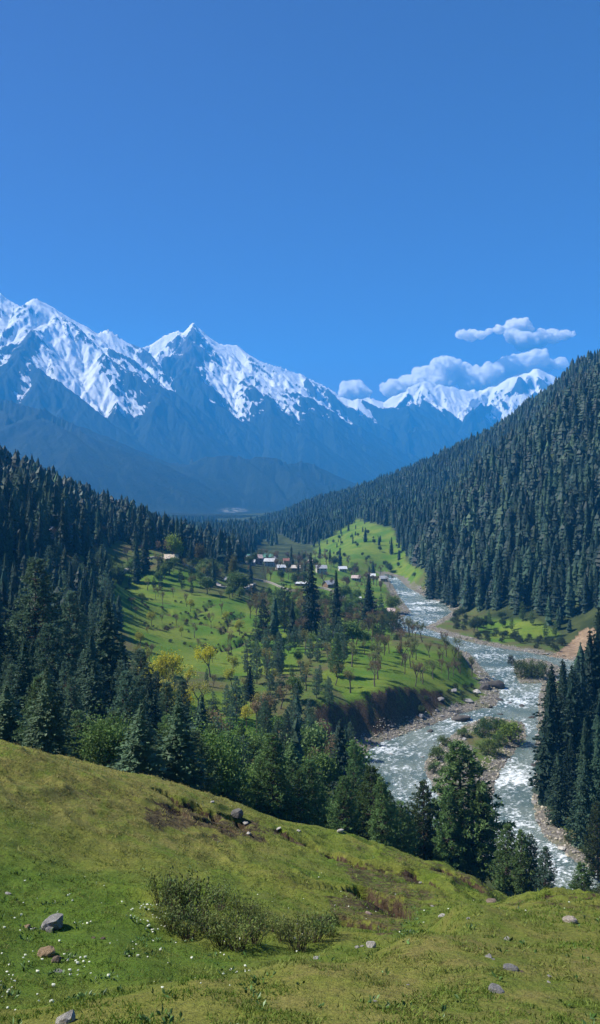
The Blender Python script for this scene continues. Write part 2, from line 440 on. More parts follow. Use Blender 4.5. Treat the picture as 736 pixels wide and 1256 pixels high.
dry = smooth(34, 50, rr[:, None]+0*X)*smooth(420, 150, _u)+0.45*smooth(50, 20, rr[:, None]+0*X)*smooth(150, 450, _u)+.25
dry = dry+0.42*smooth(24, 18, rr[:, None]+0*X)*smooth(60, 120, _u)
_lp = np.array([(-20,1050),(100,1062),(180,1085),(205,1150),(330,1172),(480,1152),(500,1105),(522,1112),(508,1146),(368,1180),(200,1206),(60,1238),(-20,1252)], float)
lush = np.where(near_grass > 0, smooth(16, -22, poly_sdf(_u, _v, _lp)+fbm(X/2.5, Y/2.5, 95, 4)*40), 0)*(rr[:, None] > 17)
add_attr(ml, 'worn', worn.ravel()); add_attr(ml, 'lush', (lush*1.0).ravel())
add_attr(ml, 'dry', np.clip(dry+fbm(X/6, Y/6, 91, 3)*.5, 0, 1).ravel())
link('ground', ml, kind='structure')

# ------------------------------------------------------------------ water
def water():
    x0, x1 = RIV[:, 0].min()-6, min(RIV[:, 0].max(), 330)+6
    y0, y1 = RIV[:, 1].min()-6, RIV[:, 1].max()+6
    st = 0.8
    ax = np.arange(x0, x1, st); ay = np.arange(y0, y1, st)
    gx, gy = np.meshgrid(ax, ay)
    d = poly_sdf(gx, gy, RIV)
    # flow field: down the valley; streamline coordinate by potential-like blend of polyline directions
    CL = np.array([river_pt(*p) for p in [(478,708),(505,735),(525,750),(505,765),(530,780),(590,803),(630,840),(640,870),(560,900),(480,930),(480,975),(540,1020),(640,1062),(740,1110)]])
    CR = np.array([river_pt(*p) for p in [(478,708),(505,735),(525,750),(505,765),(530,780),(590,803),(630,840),(650,880),(640,940),(628,1000),(670,1045),(740,1090)]])
    best = np.full(gx.shape, 1e18); sl = np.zeros(gx.shape); tt = np.zeros(gx.shape)
    for C in (CL, CR):
        acc = 0
        for i in range(len(C)-1):
            a, b = C[i], C[i+1]; e = b-a; L = np.hypot(*e)
            t = np.clip(((gx-a[0])*e[0]+(gy-a[1])*e[1])/L**2, 0, 1)
            dd = (gx-a[0]-e[0]*t)**2+(gy-a[1]-e[1]*t)**2
            m = dd < best
            cr = (e[0]*(gy-a[1])-e[1]*(gx-a[0]))/L
            best = np.where(m, dd, best); sl = np.where(m, acc+t*L, sl); tt = np.where(m, cr, tt)
            acc += L
    wx = gx+fbm(gx/22, gy/22, 5, 3)*9; wy = gy+fbm(gx/22, gy/22, 6, 3)*9
    s_ = sl+fbm(gx/15, gy/15, 7, 2)*6; t_ = tt+fbm(gx/12, gy/12, 9, 2)*5
    rid = 1-np.abs(fbm(s_/13, t_/2.6, 12, 4))*2.6
    patch = fbm(wx/38, wy/30, 14, 3)
    rid2 = 1-np.abs(fbm(wx/4.5, wy/2.2, 16, 3))*2.6
    foam = np.clip(0.60*rid+0.42*rid2+patch*.75-0.27, 0, 1.3)
    foam *= smooth(1.5, -2.5, d)*0.4+0.6
    z = zr(gy)+0.28*fbm(s_/6, t_/2, 18, 4)+0.20*np.clip(foam, 0, 1)*np.abs(noise(gx/1.1, gy/1.1, 20))+0.12*noise(gx/2, gy/1.3, 22)
    ok = d < 7
    f = grid_faces(*gx.shape)
    okf = ok.ravel()[f].all(1)
    f = f[okf]
    used = np.unique(f); rm = -np.ones(gx.size, int); rm[used] = np.arange(len(used))
    V = np.stack([gx, gy, z], -1).reshape(-1, 3)[used]
    t = NT('river_water')
    pos = t.geo('Position')
    fo = t.attr('foam')
    nz = t.noise(t.scale(pos, (1, 1.4, 1)), .9, 5, .7); nz2 = t.noise(pos, 3.2, 3, .7)
    k = t.ramp(t.math('ADD', fo, t.math('ADD', t.ramp(nz, .3, .7, -.5, .5), t.ramp(nz2, .3, .7, -.2, .2))), .50, .96)
    deep = t.mix(t.ramp(t.noise(pos, .05, 3, .5), .4, .6), (.085, .130, .122), (.17, .21, .185))
    c = t.mix(k, deep, (.80, .84, .86))
    bh = t.math('ADD', nz, t.math('MULTIPLY', nz2, .35))
    nm = t.bump(bh, .9, .55)
    mt = t.pbr(c, t.ramp(k, 0, 1, .16, .7), nm, .5)
    m = mesh_np('river_water', V, rm[f], [mt], True)
    add_attr(m, 'foam', foam.ravel()[used])
    link('river', m, kind='structure')
water()
print('water', round(time.time()-T0, 1))

# ------------------------------------------------------------------ far mountains
def ridge(pts): return np.array([P(*p) for p in pts])
RA = ridge([(-420,470,7000),(-250,430,7300),(-120,385,7600),(-40,372,7900),(0,361,8000),(12,368,8000),(26,374,8000),(44,366,8000),(66,378,8050),(92,392,8100),(118,407,8150),(132,407,8200),(152,420,8300),(161,432,8500)])
RB = ridge([(161,432,8500),(186,422,8900),(203,409,9000),(217,406,9000),(227,410,9000),(237,400,9000),(246,405,9000),(256,417,9050),(271,424,9100),(290,423,9150),(300,433,9200),(312,441,9300),(340,450,9450),(368,459,9600),(394,471,9700),(418,487,9600),(443,491,9500),(468,503,9400),(498,501,9300),(523,511,9200),(545,519,9100),(575,545,8700),(610,575,8300),(650,600,8000)])
RC = ridge([(380,520,10200),(430,493,10250),(452,487,10300),(470,493,10300),(500,478,10300),(520,470,10350),(540,472,10400),(568,476,10400),(590,474,10450),(608,473,10450),(622,466,10400),(638,460,10400),(656,453,10400),(672,461,10400),(700,470,10400),(760,440,10400),(830,430,10450),(1000,470,10300)])
RD1 = ridge([(-300,420,5400),(-150,455,5200),(-60,478,5100),(0,492,5000),(50,503,4850),(100,528,4650),(150,560,4450),(200,593,4250),(238,621,4000)])
RE = ridge([(165,590,5200),(215,568,5150),(255,561,5100),(292,556,5100),(340,562,5100),(385,573,5150),(420,590,5200),(450,608,5250)])
RF = ridge([(-100,590,3500),(0,600,3450),(100,615,3400),(160,625,3350),(215,634,3300)])
SPURS = [ridge([(44,368,8000),(80,440,7500),(120,500,6900)]), ridge([(132,407,8200),(165,480,7500),(205,520,7000)]), ridge([(-60,372,7900),(-30,450,7200),(20,500,6600)]),
         ridge([(237,400,9000),(262,470,8300),(300,535,7600)]), ridge([(215,406,9000),(222,450,8600),(215,500,8100),(250,545,7500)]), ridge([(290,424,9150),(330,480,8500),(370,540,7800)]),
         ridge([(368,459,9600),(395,500,8900),(420,560,8000)]), ridge([(498,501,9300),(500,560,8300),(490,600,7400)]), ridge([(443,490,9500),(455,540,8700)]),
         ridge([(656,453,10400),(615,492,9850),(580,512,9400)]), ridge([(540,472,10400),(520,500,9900)]), ridge([(600,474,10450),(565,505,9900)])]
def ridge_h(x, y, L, kind):
    h = np.full(x.shape, -1e9)
    for i in range(len(L)-1):
        a, b = L[i], L[i+1]; e = b-a; q = e[0]**2+e[1]**2
        t = np.clip(((x-a[0])*e[0]+(y-a[1])*e[1])/q, 0, 1)
        d = np.hypot(x-a[0]-e[0]*t, y-a[1]-e[1]*t)
        zz = a[2]+e[2]*t
        if kind == 0: f = 0.60*d+100*(1-np.exp(-d/330))
        elif kind == 1: f = 0.42*d
        elif kind == 2: f = 0.75*d
        h = np.maximum(h, zz-f)
    return h
def far_base(x, y):
    wx = x+fbm(x/900, y/900, 201, 3)*160; wy = y+fbm(x/900, y/900, 202, 3)*160
    keep = 0.25
    hx = x*keep+wx*(1-keep); hy = y*keep+wy*(1-keep)
    def sm(a, b, k=60):
        d = np.clip(0.5+0.5*(a-b)/k, 0, 1); return b+(a-b)*d+k*d*(1-d)
    h = np.maximum(np.maximum(ridge_h(x, y, RA, 0), ridge_h(x, y, RB, 0)), ridge_h(x, y, RC, 0))
    for s in SPURS: h = sm(ridge_h(hx, hy, s, 2), h)
    h = sm(h, ridge_h(x, y, RD1, 1), 80); h = sm(h, ridge_h(x, y, RE, 1), 80); h = sm(h, ridge_h(x, y, RF, 1), 40)
    flo = 70+0.008*(np.hypot(x, y)-2500)
    return sm(h, flo, 50)
def erosion(x, y, dx, dy):
    ix = np.floor(x); iy = np.floor(y); fx = x-ix; fy = y-iy
    va = np.zeros(x.shape); vx = np.zeros(x.shape); vy = np.zeros(x.shape); wt = np.zeros(x.shape)
    for i in (-1, 0, 1, 2):
        for j in (-1, 0, 1, 2):
            hx = _h(ix-i, iy-j, 301)*.5; hy = _h(ix-i, iy-j, 302)*.5
            px = fx+i-hx; py = fy+j-hy
            w_ = np.exp(-2*(px*px+py*py)); ph = (px*dx+py*dy)*2*np.pi
            c = np.cos(ph); s = np.sin(ph)
            va += c*w_; vx -= s*dx*w_; vy -= s*dy*w_; wt += w_
    return va/wt, vx/wt*2*np.pi, vy/wt*2*np.pi
def far_height(x, y):
    h0 = far_base(x, y); e = 12.0
    gx = (far_base(x+e, y)-h0)/e; gy = (far_base(x, y+e)-h0)/e
    g = np.hypot(gx, gy)+1e-6
    rd_ = np.full(x.shape, 1e9)
    for L in (RA, RB, RC):
        for i in range(len(L)-1):
            a, b = L[i], L[i+1]; ee = b-a; t = np.clip(((x-a[0])*ee[0]+(y-a[1])*ee[1])/(ee[0]**2+ee[1]**2), 0, 1)
            rd_ = np.minimum(rd_, np.hypot(x-a[0]-ee[0]*t, y-a[1]-ee[1]*t))
    amp = smooth(0.12, 0.45, g)*(0.18+0.82*smooth(0, 420, rd_))
    out = h0.copy(); ax = gx.copy(); ay = gy.copy(); det = np.zeros(x.shape)
    top = smooth(350, 1050, h0)
    for lam, a in ((1300, 110), (620, 72), (300, 46), (150, 27), (75, 14), (38, 7)):
        gg = np.hypot(ax, ay)+1e-6
        dx = -ay/gg; dy = ax/gg
        ev, ex, ey = erosion(x/lam+7, y/lam+3, dx, dy)
        k = a*amp*(0.24+0.76*top)
        out += ev*k; det += ev*a*amp
        ax += ex*k/lam*0.9; ay += ey*k/lam*0.9
    out += fbm(x/420, y/420, 211, 5)*55*smooth(300, 1200, h0)
    return out, det, h0
def far_mesh():
    r1 = [2850.0]
    while r1[-1] < 11150:
        q = r1[-1]
        r1.append(q+(40 if q < 4000 else 34 if q < 6200 else 17 if q < 10600 else 60))
    r1 = np.array(r1)
    t1 = np.radians(np.concatenate([np.linspace(-60, -23, 60)[:-1], np.linspace(-23, 20, 560), np.linspace(20, 60, 60)[1:]]))
    x = r1[:, None]*np.sin(t1)[None]; y = r1[:, None]*np.cos(t1)[None]
    z, det, h0 = far_height(x, y)
    z[0] = -20
    dzr = np.gradient(z, axis=0)/np.gradient(r1)[:, None]; dzt = np.gradient(z, axis=1)/(np.gradient(t1)[None]*r1[:, None])
    sl = np.hypot(dzr, dzt)
    u, v = proj(x, y, z)
    line = 1010+fbm(x/900, y/900, 221, 3)*260+smooth(400, 470, u)*smooth(9900, 9500, y)*330-smooth(9700, 10200, y)*200+smooth(200, 0, u)*(-120)
    sn = np.clip((z-line)/620, -3, .75) - det/150*1.2 - smooth(0.8, 1.6, sl)*0.55 + fbm(x/160, y/160, 231, 4)*0.42
    sn = sn-3*smooth(5900, 5500, y)-2.2*smooth(980, 620, z)
    t = NT('mountain_rock_and_snow')
    pos = t.geo('Position')
    s = t.attr('snow')
    nz = t.noise(t.scale(pos, (1, 1, .35)), .012, 6, .65)
    k = t.ramp(t.math('ADD', s, t.ramp(nz, .3, .7, -.38, .38)), .0, .16)
    hz = t.n('ShaderNodeSeparateXYZ', {0: pos}).outputs[2]
    rock = t.mix(t.ramp(t.noise(pos, .01, 6, .7), .35, .65), (.03, .035, .04), (.10, .10, .105))
    frst = t.mix(t.ramp(t.noise(pos, .006, 6, .7), .35, .65), (.008, .018, .012), (.022, .034, .018))
    tl = t.ramp(t.math('ADD', hz, t.ramp(t.noise(pos, .0035, 5, .6), .3, .7, -220, 220)), 1350, 1750)
    c = t.mix(tl, frst, rock)
    vill = t.attr('field')
    c = t.mix(vill, c, t.mix(t.ramp(t.noise(pos, .03, 3, .7), .45, .6), (.02, .04, .02), (.3, .3, .27)))
    c = t.mix(k, c, (.93, .94, .95))
    bm = t.bump(t.noise(pos, .035, 6, .75), 1.0, 22.0)
    mt = t.pbr(c, .85, bm, .15)
    m = mesh_np('mountains', np.stack([x, y, z], -1).reshape(-1, 3), grid_faces(*x.shape)[:, ::-1], [mt], True)
    add_attr(m, 'snow', sn.ravel())
    fld = smooth(14, 4, np.hypot((u-286)/1.6, (v-626)*3.5))*((y > 2900) & (y < 5600))
    add_attr(m, 'field', fld.ravel())
    link('mountains', m, kind='structure')
    print('far', x.shape, z.max(), round(time.time()-T0, 1))
    return z.max()
ZTOP = far_mesh()

# ------------------------------------------------------------------ haze
HAZE_D = 1.15e-4; HAZE_C = (.06, .44, 1.0)
def haze():
    x0, x1, y0, y1, z0, z1 = -10500, 10500, -3600, 11400, min(Z.min(), -20)-1.0, ZTOP+25
    v = [(x, y, z) for z in (z0, z1) for x, y in ((x0, y0), (x1, y0), (x1, y1), (x0, y1))]
    f = [(0, 3, 2, 1), (4, 5, 6, 7), (0, 1, 5, 4), (1, 2, 6, 5), (2, 3, 7, 6), (3, 0, 4, 7)]
    t = NT('haze')
    pv = t.n('ShaderNodeVolumePrincipled', {'Color': HAZE_C, 'Density': HAZE_D, 'Anisotropy': 0.0})
    t.out(None, pv.outputs[0])
    link('haze', mesh_np('haze', v, f, [t.m]), kind='stuff')
haze()
# ------------------------------------------------------------------ plant prototypes (height 1, foot at the origin)
def unit(v): return v/np.maximum(np.linalg.norm(v, axis=-1, keepdims=True), 1e-9)
def sprays(c, d, ln, wd, g, jit=0.35):
    """one kinked leaf-like spray (two triangles) per centre c, pointing along d"""
    n = len(c)
    d = unit(d+g.normal(0, jit, (n, 3)))
    s = unit(np.cross(d, g.normal(0, 1, (n, 3))+np.array([0, 0, .6])))
    up = np.cross(s, d)
    ln = np.broadcast_to(np.asarray(ln, float), (n,))[:, None]*g.uniform(.7, 1.3, (n, 1))
    wd = np.broadcast_to(np.asarray(wd, float), (n,))[:, None]*g.uniform(.7, 1.3, (n, 1))
    a = c-d*ln*.5; b = c+s*wd*.5-up*wd*.2; e = c-s*wd*.5-up*wd*.2; f = c+d*ln*.5
    V = np.stack([a, b, f, e], 1).reshape(-1, 3)
    i = np.arange(n)[:, None]*4
    return V, np.concatenate([i+[0, 1, 2], i+[0, 2, 3]], 0)
def join(ps):
    V = []; Fc = []; k = 0
    for v, f in ps:
        V.append(v); Fc.append(f+k); k += len(v)
    return np.concatenate(V), np.concatenate(Fc)
def tube(p, r, n=5):
    p = np.asarray(p, float); r = np.asarray(r, float)
    d = unit(np.gradient(p, axis=0))
    ref = np.array([1., .13, .05]) if abs(d[0][2]) > .5 else np.array([0., .1, 1.])
    s = unit(np.cross(d, ref)); u = np.cross(s, d)
    a = np.arange(n)/n*2*np.pi
    V = (p[:, None]+r[:, None, None]*(s[:, None]*np.cos(a)[None, :, None]+u[:, None]*np.sin(a)[None, :, None])).reshape(-1, 3)
    i = np.arange(len(p)-1)[:, None]*n; j = np.arange(n)[None]; j2 = (j+1) % n
    q = np.stack([i+j, i+j2, i+n+j2, i+n+j], -1).reshape(-1, 4)
    return V, np.concatenate([q[:, [0, 1, 2]], q[:, [0, 2, 3]]])
def conifer(seed, nw, nb, ns, R=0.15, base=.05, droop=.3, ragged=.25, sz=1.0, prof=.8, lean=.0):
    g = np.random.default_rng(seed); out = []
    lop = g.uniform(.8, 1.2, 8)
    for k in range(nw):
        t = base+(1-base)*((k+g.uniform(0, .9))/nw)
        Rt = R*(1-t)**prof*(0.62+0.38*smooth(base, base+.22, t))+.006
        if g.random() < .14*ragged*4: Rt *= g.uniform(.5, .85)
        for b in range(nb):
            az = (b+g.uniform(-.4, .4))/nb*2*np.pi+k*2.4
            L = Rt*g.uniform(1-ragged*1.3, 1+ragged)*lop[int(az/(2*np.pi)*8) % 8]
            if g.random() < .1*ragged*4: continue
            dv = np.array([np.cos(az), np.sin(az), 0]); sv = np.array([-np.sin(az), np.cos(az), 0])
            n = max(1, int(ns*(.35+.65*L/R)))
            s = g.uniform(.12, 1, n)**.75
            side = g.choice([-1, 1], n)
            off = side*g.uniform(0, 1, n)*L*.42*(1.05-s)
            zt = t-droop*L*s**1.6+.10*L*(s > .9)
            c = dv*(s*L)[:, None]+sv*off[:, None]; c[:, 2] += zt+g.normal(0, .004, n)
            d = dv+sv*(side*.8)[:, None]; d[:, 2] = -.35
            out.append(sprays(c, d, np.clip(.30*L, .012, .034)*sz, np.clip(.16*L, .007, .017)*sz, g))
    c = np.stack([np.zeros(6), np.zeros(6), np.linspace(.95, .995, 6)], 1)
    out.append(sprays(c, np.tile([0, 0, 1.], (6, 1)), .03, .010, g, .2))
    return join(out)
def pine(seed, nw=20, nb=6, nt=9, nn=8, R=.27, base=.12, prof=.62, sz=1.0, up=.25):
    g = np.random.default_rng(seed); out = []; br = []
    lop = g.uniform(.65, 1.25, 6)
    for k in range(nw):
        t = base+(1-base-.02)*((k+g.uniform(0, .8))/nw)
        Rt = R*(1-t)**prof*(0.55+0.45*smooth(base, base+.25, t))+.012
        for b in range(nb):
            if g.random() < .14: continue
            az = (b+g.uniform(-.45, .45))/nb*2*np.pi+k*1.9
            L = Rt*g.uniform(.55, 1.12)*lop[int(az/(2*np.pi)*6) % 6]
            dv = np.array([np.cos(az), np.sin(az), 0]); sv = np.array([-np.sin(az), np.cos(az), 0])
            m = max(2, int(nt*(.3+.7*L/R)))
            s = g.uniform(.35, 1, m)
            off = g.normal(0, .20, m)*L*(1.15-s)
            zt = t+(-.10+up*s**2)*L+g.normal(0, .010, m)
            c = dv*(s*L)[:, None]+sv*off[:, None]; c[:, 2] += zt
            br.append(tube(np.array([[0, 0, t-.01], dv*L*.5+[0, 0, t-.02*L], dv*L*.92+[0, 0, t+(-.1+up*.8)*L]]), [.006*(1-t)+.002, .003, .001], 3))
            cc = np.repeat(c, nn, 0)
            d = g.normal(0, 1, cc.shape)+dv*.9; d[:, 2] += .55
            d = unit(d)
            ln = .024*sz*(0.8+.5*(1-t))
            out.append(sprays(cc+d*ln*.45, d, ln, ln*.30, g, .12))
    V, Fc = join(out)
    return (V, Fc), join(br)
def skeleton(seed, levels=3, split=3, l0=.34, spread=.55, r0=.022, up=.25, shrink=.68):
    g = np.random.default_rng(seed); segs = []; tips = []
    def grow(p, d, L, r, lv):
        n = 4; pts = [p]; rad = [r]; q = p.copy(); dd = d.copy()
        for i in range(n):
            dd = unit(dd+g.normal(0, .10, 3)+np.array([0, 0, up*.12])); q = q+dd*L/n; pts.append(q.copy()); rad.append(r*(1-.45*(i+1)/n))
        segs.append((np.array(pts), np.array(rad), lv))
        if lv >= levels: tips.append((q, dd)); return
        k = split+(g.random() < .5)
        a0 = g.uniform(0, 6.28)
        for i in range(k):
            a = a0+i/k*6.28+g.uniform(-.4, .4)
            s = unit(np.cross(dd, [.3, .2, 1.])); s2 = np.cross(dd, s)
            nd = unit(dd+(s*np.cos(a)+s2*np.sin(a))*spread*g.uniform(.7, 1.3)+np.array([0, 0, up*.5]))
            j = 4 if i else 4
            st = pts[g.integers(2, 5)] if lv > 0 else pts[g.integers(3, 5)]
            grow(st, nd, L*shrink*g.uniform(.75, 1.15), r*.55, lv+1)
    grow(np.zeros(3), np.array([g.normal(0, .05), g.normal(0, .05), 1.]), l0, r0, 0)
    return segs, tips, g
def norm_h(parts):
    top = max(p[0][:, 2].max() for p in parts)
    return [(p[0]/top, p[1]) for p in parts]
def leafy(seed, nl=26, leaf=.030, fill=.10, levels=3, split=3, l0=.30, spread=.6, low=False):
    segs, tips, g = skeleton(seed, levels, split, l0, spread)
    wood = join([tube(p, r, 6 if lv == 0 else 4 if lv == 1 else 3) for p, r, lv in segs if lv < 4])
    out = []
    for q, d in tips:
        n = int(nl*g.uniform(.5, 1.4))
        c = q+g.normal(0, fill*.55, (n, 3))*g.uniform(.6, 1.2)
        out.append(sprays(c, g.normal(0, 1, (n, 3)), leaf, leaf*.62, g, .5))
    for p, r, lv in segs:
        if lv == levels or (low and lv == levels-1):
            n = nl//3; i = g.integers(1, len(p), n)
            out.append(sprays(p[i]+g.normal(0, fill*.45, (n, 3)), g.normal(0, 1, (n, 3)), leaf, leaf*.62, g, .5))
    return norm_h([wood, join(out)])
def twiggy(seed, levels=4, nl=5, leaf=.016, spread=.5, l0=.32, split=3, up=.5):
    segs, tips, g = skeleton(seed, levels, split, l0, spread, .020, up, .66)
    wood = join([tube(p, r, 5 if lv == 0 else 3) for p, r, lv in segs if lv < levels-1])
    tw = []
    for p, r, lv in segs:
        if lv >= levels-1: tw.append(tube(p[::2], np.maximum(r[::2], .0014), 3))
    for q, d in tips:
        n = max(1, int(nl*g.uniform(.4, 1.6)))
        tw.append(sprays(q+g.normal(0, .02, (n, 3)), d+g.normal(0, .7, (n, 3)), leaf*2.2, leaf*.5, g, .4))
    return norm_h([wood, join(tw)])
def shrub(seed, stems=26, n=10, leaf=.06, spread=.75, bare=.0):
    g = np.random.default_rng(seed); st = []; lf = []
    for i in range(stems):
        az = g.uniform(0, 6.28); tilt = g.uniform(.05, spread); L = g.uniform(.65, 1.0)
        b = np.array([np.cos(az), np.sin(az), 0])*g.uniform(0, .22)
        d = np.array([np.cos(az)*math.sin(tilt), np.sin(az)*math.sin(tilt), math.cos(tilt)])
        pts = np.array([b+d*L*s+np.array([0, 0, -.12*tilt*s*s])+g.normal(0, .014, 3)*(s > 0) for s in (0, .35, .7, 1)])
        st.append(tube(pts, [.011, .008, .006, .003], 3))
        m = n; s = g.uniform(.3+bare, 1.02, m)[:, None]
        c = b+d*L*s+g.normal(0, .055, (m, 3))
        lf.append(sprays(c, d+g.normal(0, .6, (m, 3)), leaf, leaf*.45, g, .4))
    a, b = join(st), join(lf)
    a[0][:, 2] = np.maximum(a[0][:, 2], -.02); b[0][:, 2] = np.maximum(b[0][:, 2], .0)
    return norm_h([a, b])
def trunk_np(seed, r=.014, h=.95, n=7, bend=.006):
    g = np.random.default_rng(seed)
    z = np.array([-.03, 0, .02, .1, .3, .55, .8, h]); rr_ = r*np.array([1.5, 1.45, 1.15, 1, .8, .55, .3, .08])
    p = np.stack([np.cumsum(g.normal(0, bend, 8))*.5, np.cumsum(g.normal(0, bend, 8))*.5, z], 1); p[:3, :2] *= .2
    p[:, :2] *= (1-np.clip(z, 0, 1))[:, None]
    return tube(p, rr_, n)

def skirts(seed, layers, sides, R, top=1.0, base=.04, prof=.75, jag=.35, shrink=1.0):
    g = np.random.default_rng(seed); V = []; Fc = []; k = 0
    for i in range(layers):
        t = base+(1-base)*i/layers
        r = R*((1-t)**prof)*g.uniform(.82, 1.15)*shrink+.008
        a = (np.arange(sides)+g.uniform(0, 1))/sides*2*np.pi
        q = r*g.uniform(1-jag, 1+jag*.6, sides)
        zb = t-g.uniform(0, .03, sides)-.02
        ring = np.stack([q*np.cos(a), q*np.sin(a), zb], 1)
        ap = np.array([[g.normal(0, .004), g.normal(0, .004), min(t+(1-base)/layers*1.9+.05, top)]])
        V.append(np.vstack([ap, ring])); j = np.arange(sides)
        Fc.append(np.stack([np.zeros(sides, int), 1+j, 1+(j+1) % sides], 1)+k); k += sides+1
    return np.vstack(V), np.vstack(Fc)
def dome(seed, clumps=34, nl=46, leaf=.075, wide=.62):
    g = np.random.default_rng(seed); st = []; lf = []
    for i in range(clumps):
        az = g.uniform(0, 6.28); el = g.uniform(.05, 1.45); R_ = g.uniform(.6, 1.0)
        c = np.array([np.cos(az)*math.cos(el)*wide*R_, np.sin(az)*math.cos(el)*wide*R_, .12+.72*math.sin(el)*R_])
        st.append(tube(np.array([[0, 0, 0], c*[.4, .4, .5]+g.normal(0, .02, 3), c]), [.014, .009, .004], 3))
        p = c+g.normal(0, .085, (nl, 3)); lf.append(sprays(p, g.normal(0, 1, (nl, 3)), leaf, leaf*.55, g, .5))
    a, b = join(st), join(lf); b[0][:, 2] = np.maximum(b[0][:, 2], .01)
    return norm_h([a, b])
# ---- plant materials
def foliage_mat(name, src, trans=.32, var=.45):
    t = NT(name)
    if src == 'obj':
        oi = t.n('ShaderNodeObjectInfo'); col = oi.outputs['Color']
    else: col = t.attr('tint', 'Color')
    pos = t.geo('Position')
    n1 = t.noise(pos, .55, 3, .6); n2 = t.noise(pos, 3.0, 2, .6)
    k = t.ramp(t.math('ADD', t.math('MULTIPLY', n1, .6), t.math('MULTIPLY', n2, .4)), .36, .64, 1-var, 1+var)
    hs = t.n('ShaderNodeHueSaturation', {'Color': col, 'Value': k, 'Hue': t.ramp(n2, .3, .7, .485, .515)}).outputs[0]
    b = t.n('ShaderNodeBsdfPrincipled', {'Base Color': hs, 'Roughness': .6, 'Specular IOR Level': .25})
    tr = t.n('ShaderNodeBsdfTranslucent', {'Color': hs})
    ms = t.n('ShaderNodeMixShader', {0: trans, 1: b.outputs[0], 2: tr.outputs[0]})
    return t.out(ms.outputs[0])
M_FOL = foliage_mat('foliage', 'obj'); M_WOODS = foliage_mat('forest_foliage', 'attr', .15, .35)
def bark_mat(name, a, b):
    t = NT(name); pos = t.geo('Position')
    n = t.noise(t.scale(pos, (6, 6, 1.2)), 1.5, 5, .7)
    return t.pbr(t.mix(t.ramp(n, .35, .65), a, b), .95, t.bump(n, .6, .05), .1)
M_BARK = bark_mat('bark', (.045, .034, .026), (.12, .095, .075)); M_GREYBARK = bark_mat('grey_bark', (.07, .055, .042), (.17, .14, .11))

def M2(name, vf, mat, sm=False):
    return mesh_np(name, vf[0], vf[1], [mat], sm)
PROTO = {}
def proto_set(key, lst): PROTO[key] = lst
def cone(i, kw, sk):
    return join([skirts(i+1000, *sk), conifer(i, **kw)])
proto_set('fir_hi', [(M2('trunk', trunk_np(i), M_BARK, True), M2('crown', cone(100+i, dict(nw=50, nb=8, ns=17, R=.17+.02*i, sz=1.0), (26, 8, .10, .97)), M_FOL)) for i in range(3)])
proto_set('fir_slim', [(M2('trunk', trunk_np(i+9), M_BARK, True), M2('crown', cone(120+i, dict(nw=44, nb=7, ns=12, R=.12, sz=1.05, ragged=.30, prof=.6), (24, 7, .085, .97)), M_FOL)) for i in range(3)])
proto_set('fir_mid', [(M2('trunk', trunk_np(20+i, n=5), M_BARK, True), M2('crown', cone(140+i, dict(nw=24, nb=6, ns=6, R=.155+.018*i, sz=1.3, ragged=.3, prof=.65), (12, 7, .125, .97, .04, .62)), M_FOL)) for i in range(4)])
_pn = [pine(200+i, 24+2*i, 8, 13, 8, R=.34+.03*i, prof=.72, sz=1.25) for i in range(3)]
proto_set('pine_hi', [(M2('trunk', join([trunk_np(30+i), _pn[i][1]]), M_BARK, True), M2('crown', _pn[i][0], M_FOL)) for i in range(3)])
_pm = [pine(220+i, 15, 7, 8, 6, R=.30+.03*i, prof=.7, sz=2.0) for i in range(3)]
proto_set('pine_mid', [(M2('trunk', join([trunk_np(40+i, n=5), _pm[i][1]]), M_BARK, True), M2('crown', _pm[i][0], M_FOL)) for i in range(3)])
def two(name, gens, wood=M_GREYBARK):
    out = []
    for w_, l_ in gens: out.append((M2('trunk', w_, wood, True), M2('crown', l_, M_FOL)))
    proto_set(name, out)
two('leafy_hi', [leafy(300+i, 120, .021, .14, 3, 3, .20, .8, True) for i in range(3)])
two('leafy_mid', [leafy(320+i, 42, .046, .13, 3, 3, .24, .62) for i in range(3)])
two('leafy_thin', [leafy(330+i, 26, .036, .10, 3, 3, .30, .6) for i in range(3)])
two('budding', [leafy(340+i, 14, .030, .07, 4, 2, .30, .5) for i in range(3)])
two('bare', [twiggy(360+i, 4, 4, .016, .55) for i in range(3)])
two('bush', [dome(400+i) for i in range(3)])
two('heath', [shrub(420+i, 26, 20, .080, .55, .12) for i in range(4)], M_BARK)
for k, v in PROTO.items(): print(k, [len(c.polygons) for _, c in v])
def far_cone(seed, n1, n2, R):
    g = np.random.default_rng(seed); V, Fc = conifer(seed, n1, n2, 1, R=R, sz=2.6, ragged=.3, droop=.4)
    return V, Fc
LOWS = [join([skirts(500+i, 10, 7, .140+.022*i, prof=.6, jag=.28), conifer(500+i, 7, 3, 1, R=.15+.018*i, prof=.65, sz=1.9, ragged=.3, droop=.45)]) for i in range(4)]
LOWS += [skirts(540+i, 9, 7, .20+.03*i, prof=.45, jag=.4, base=.08) for i in range(2)]
TINY = [skirts(520+i, 6, 6, .15+.018*i, prof=.6, jag=.25) for i in range(3)]
print('low', [len(a[1]) for a in LOWS], 'tiny', [len(a[1]) for a in TINY], round(time.time()-T0, 1))
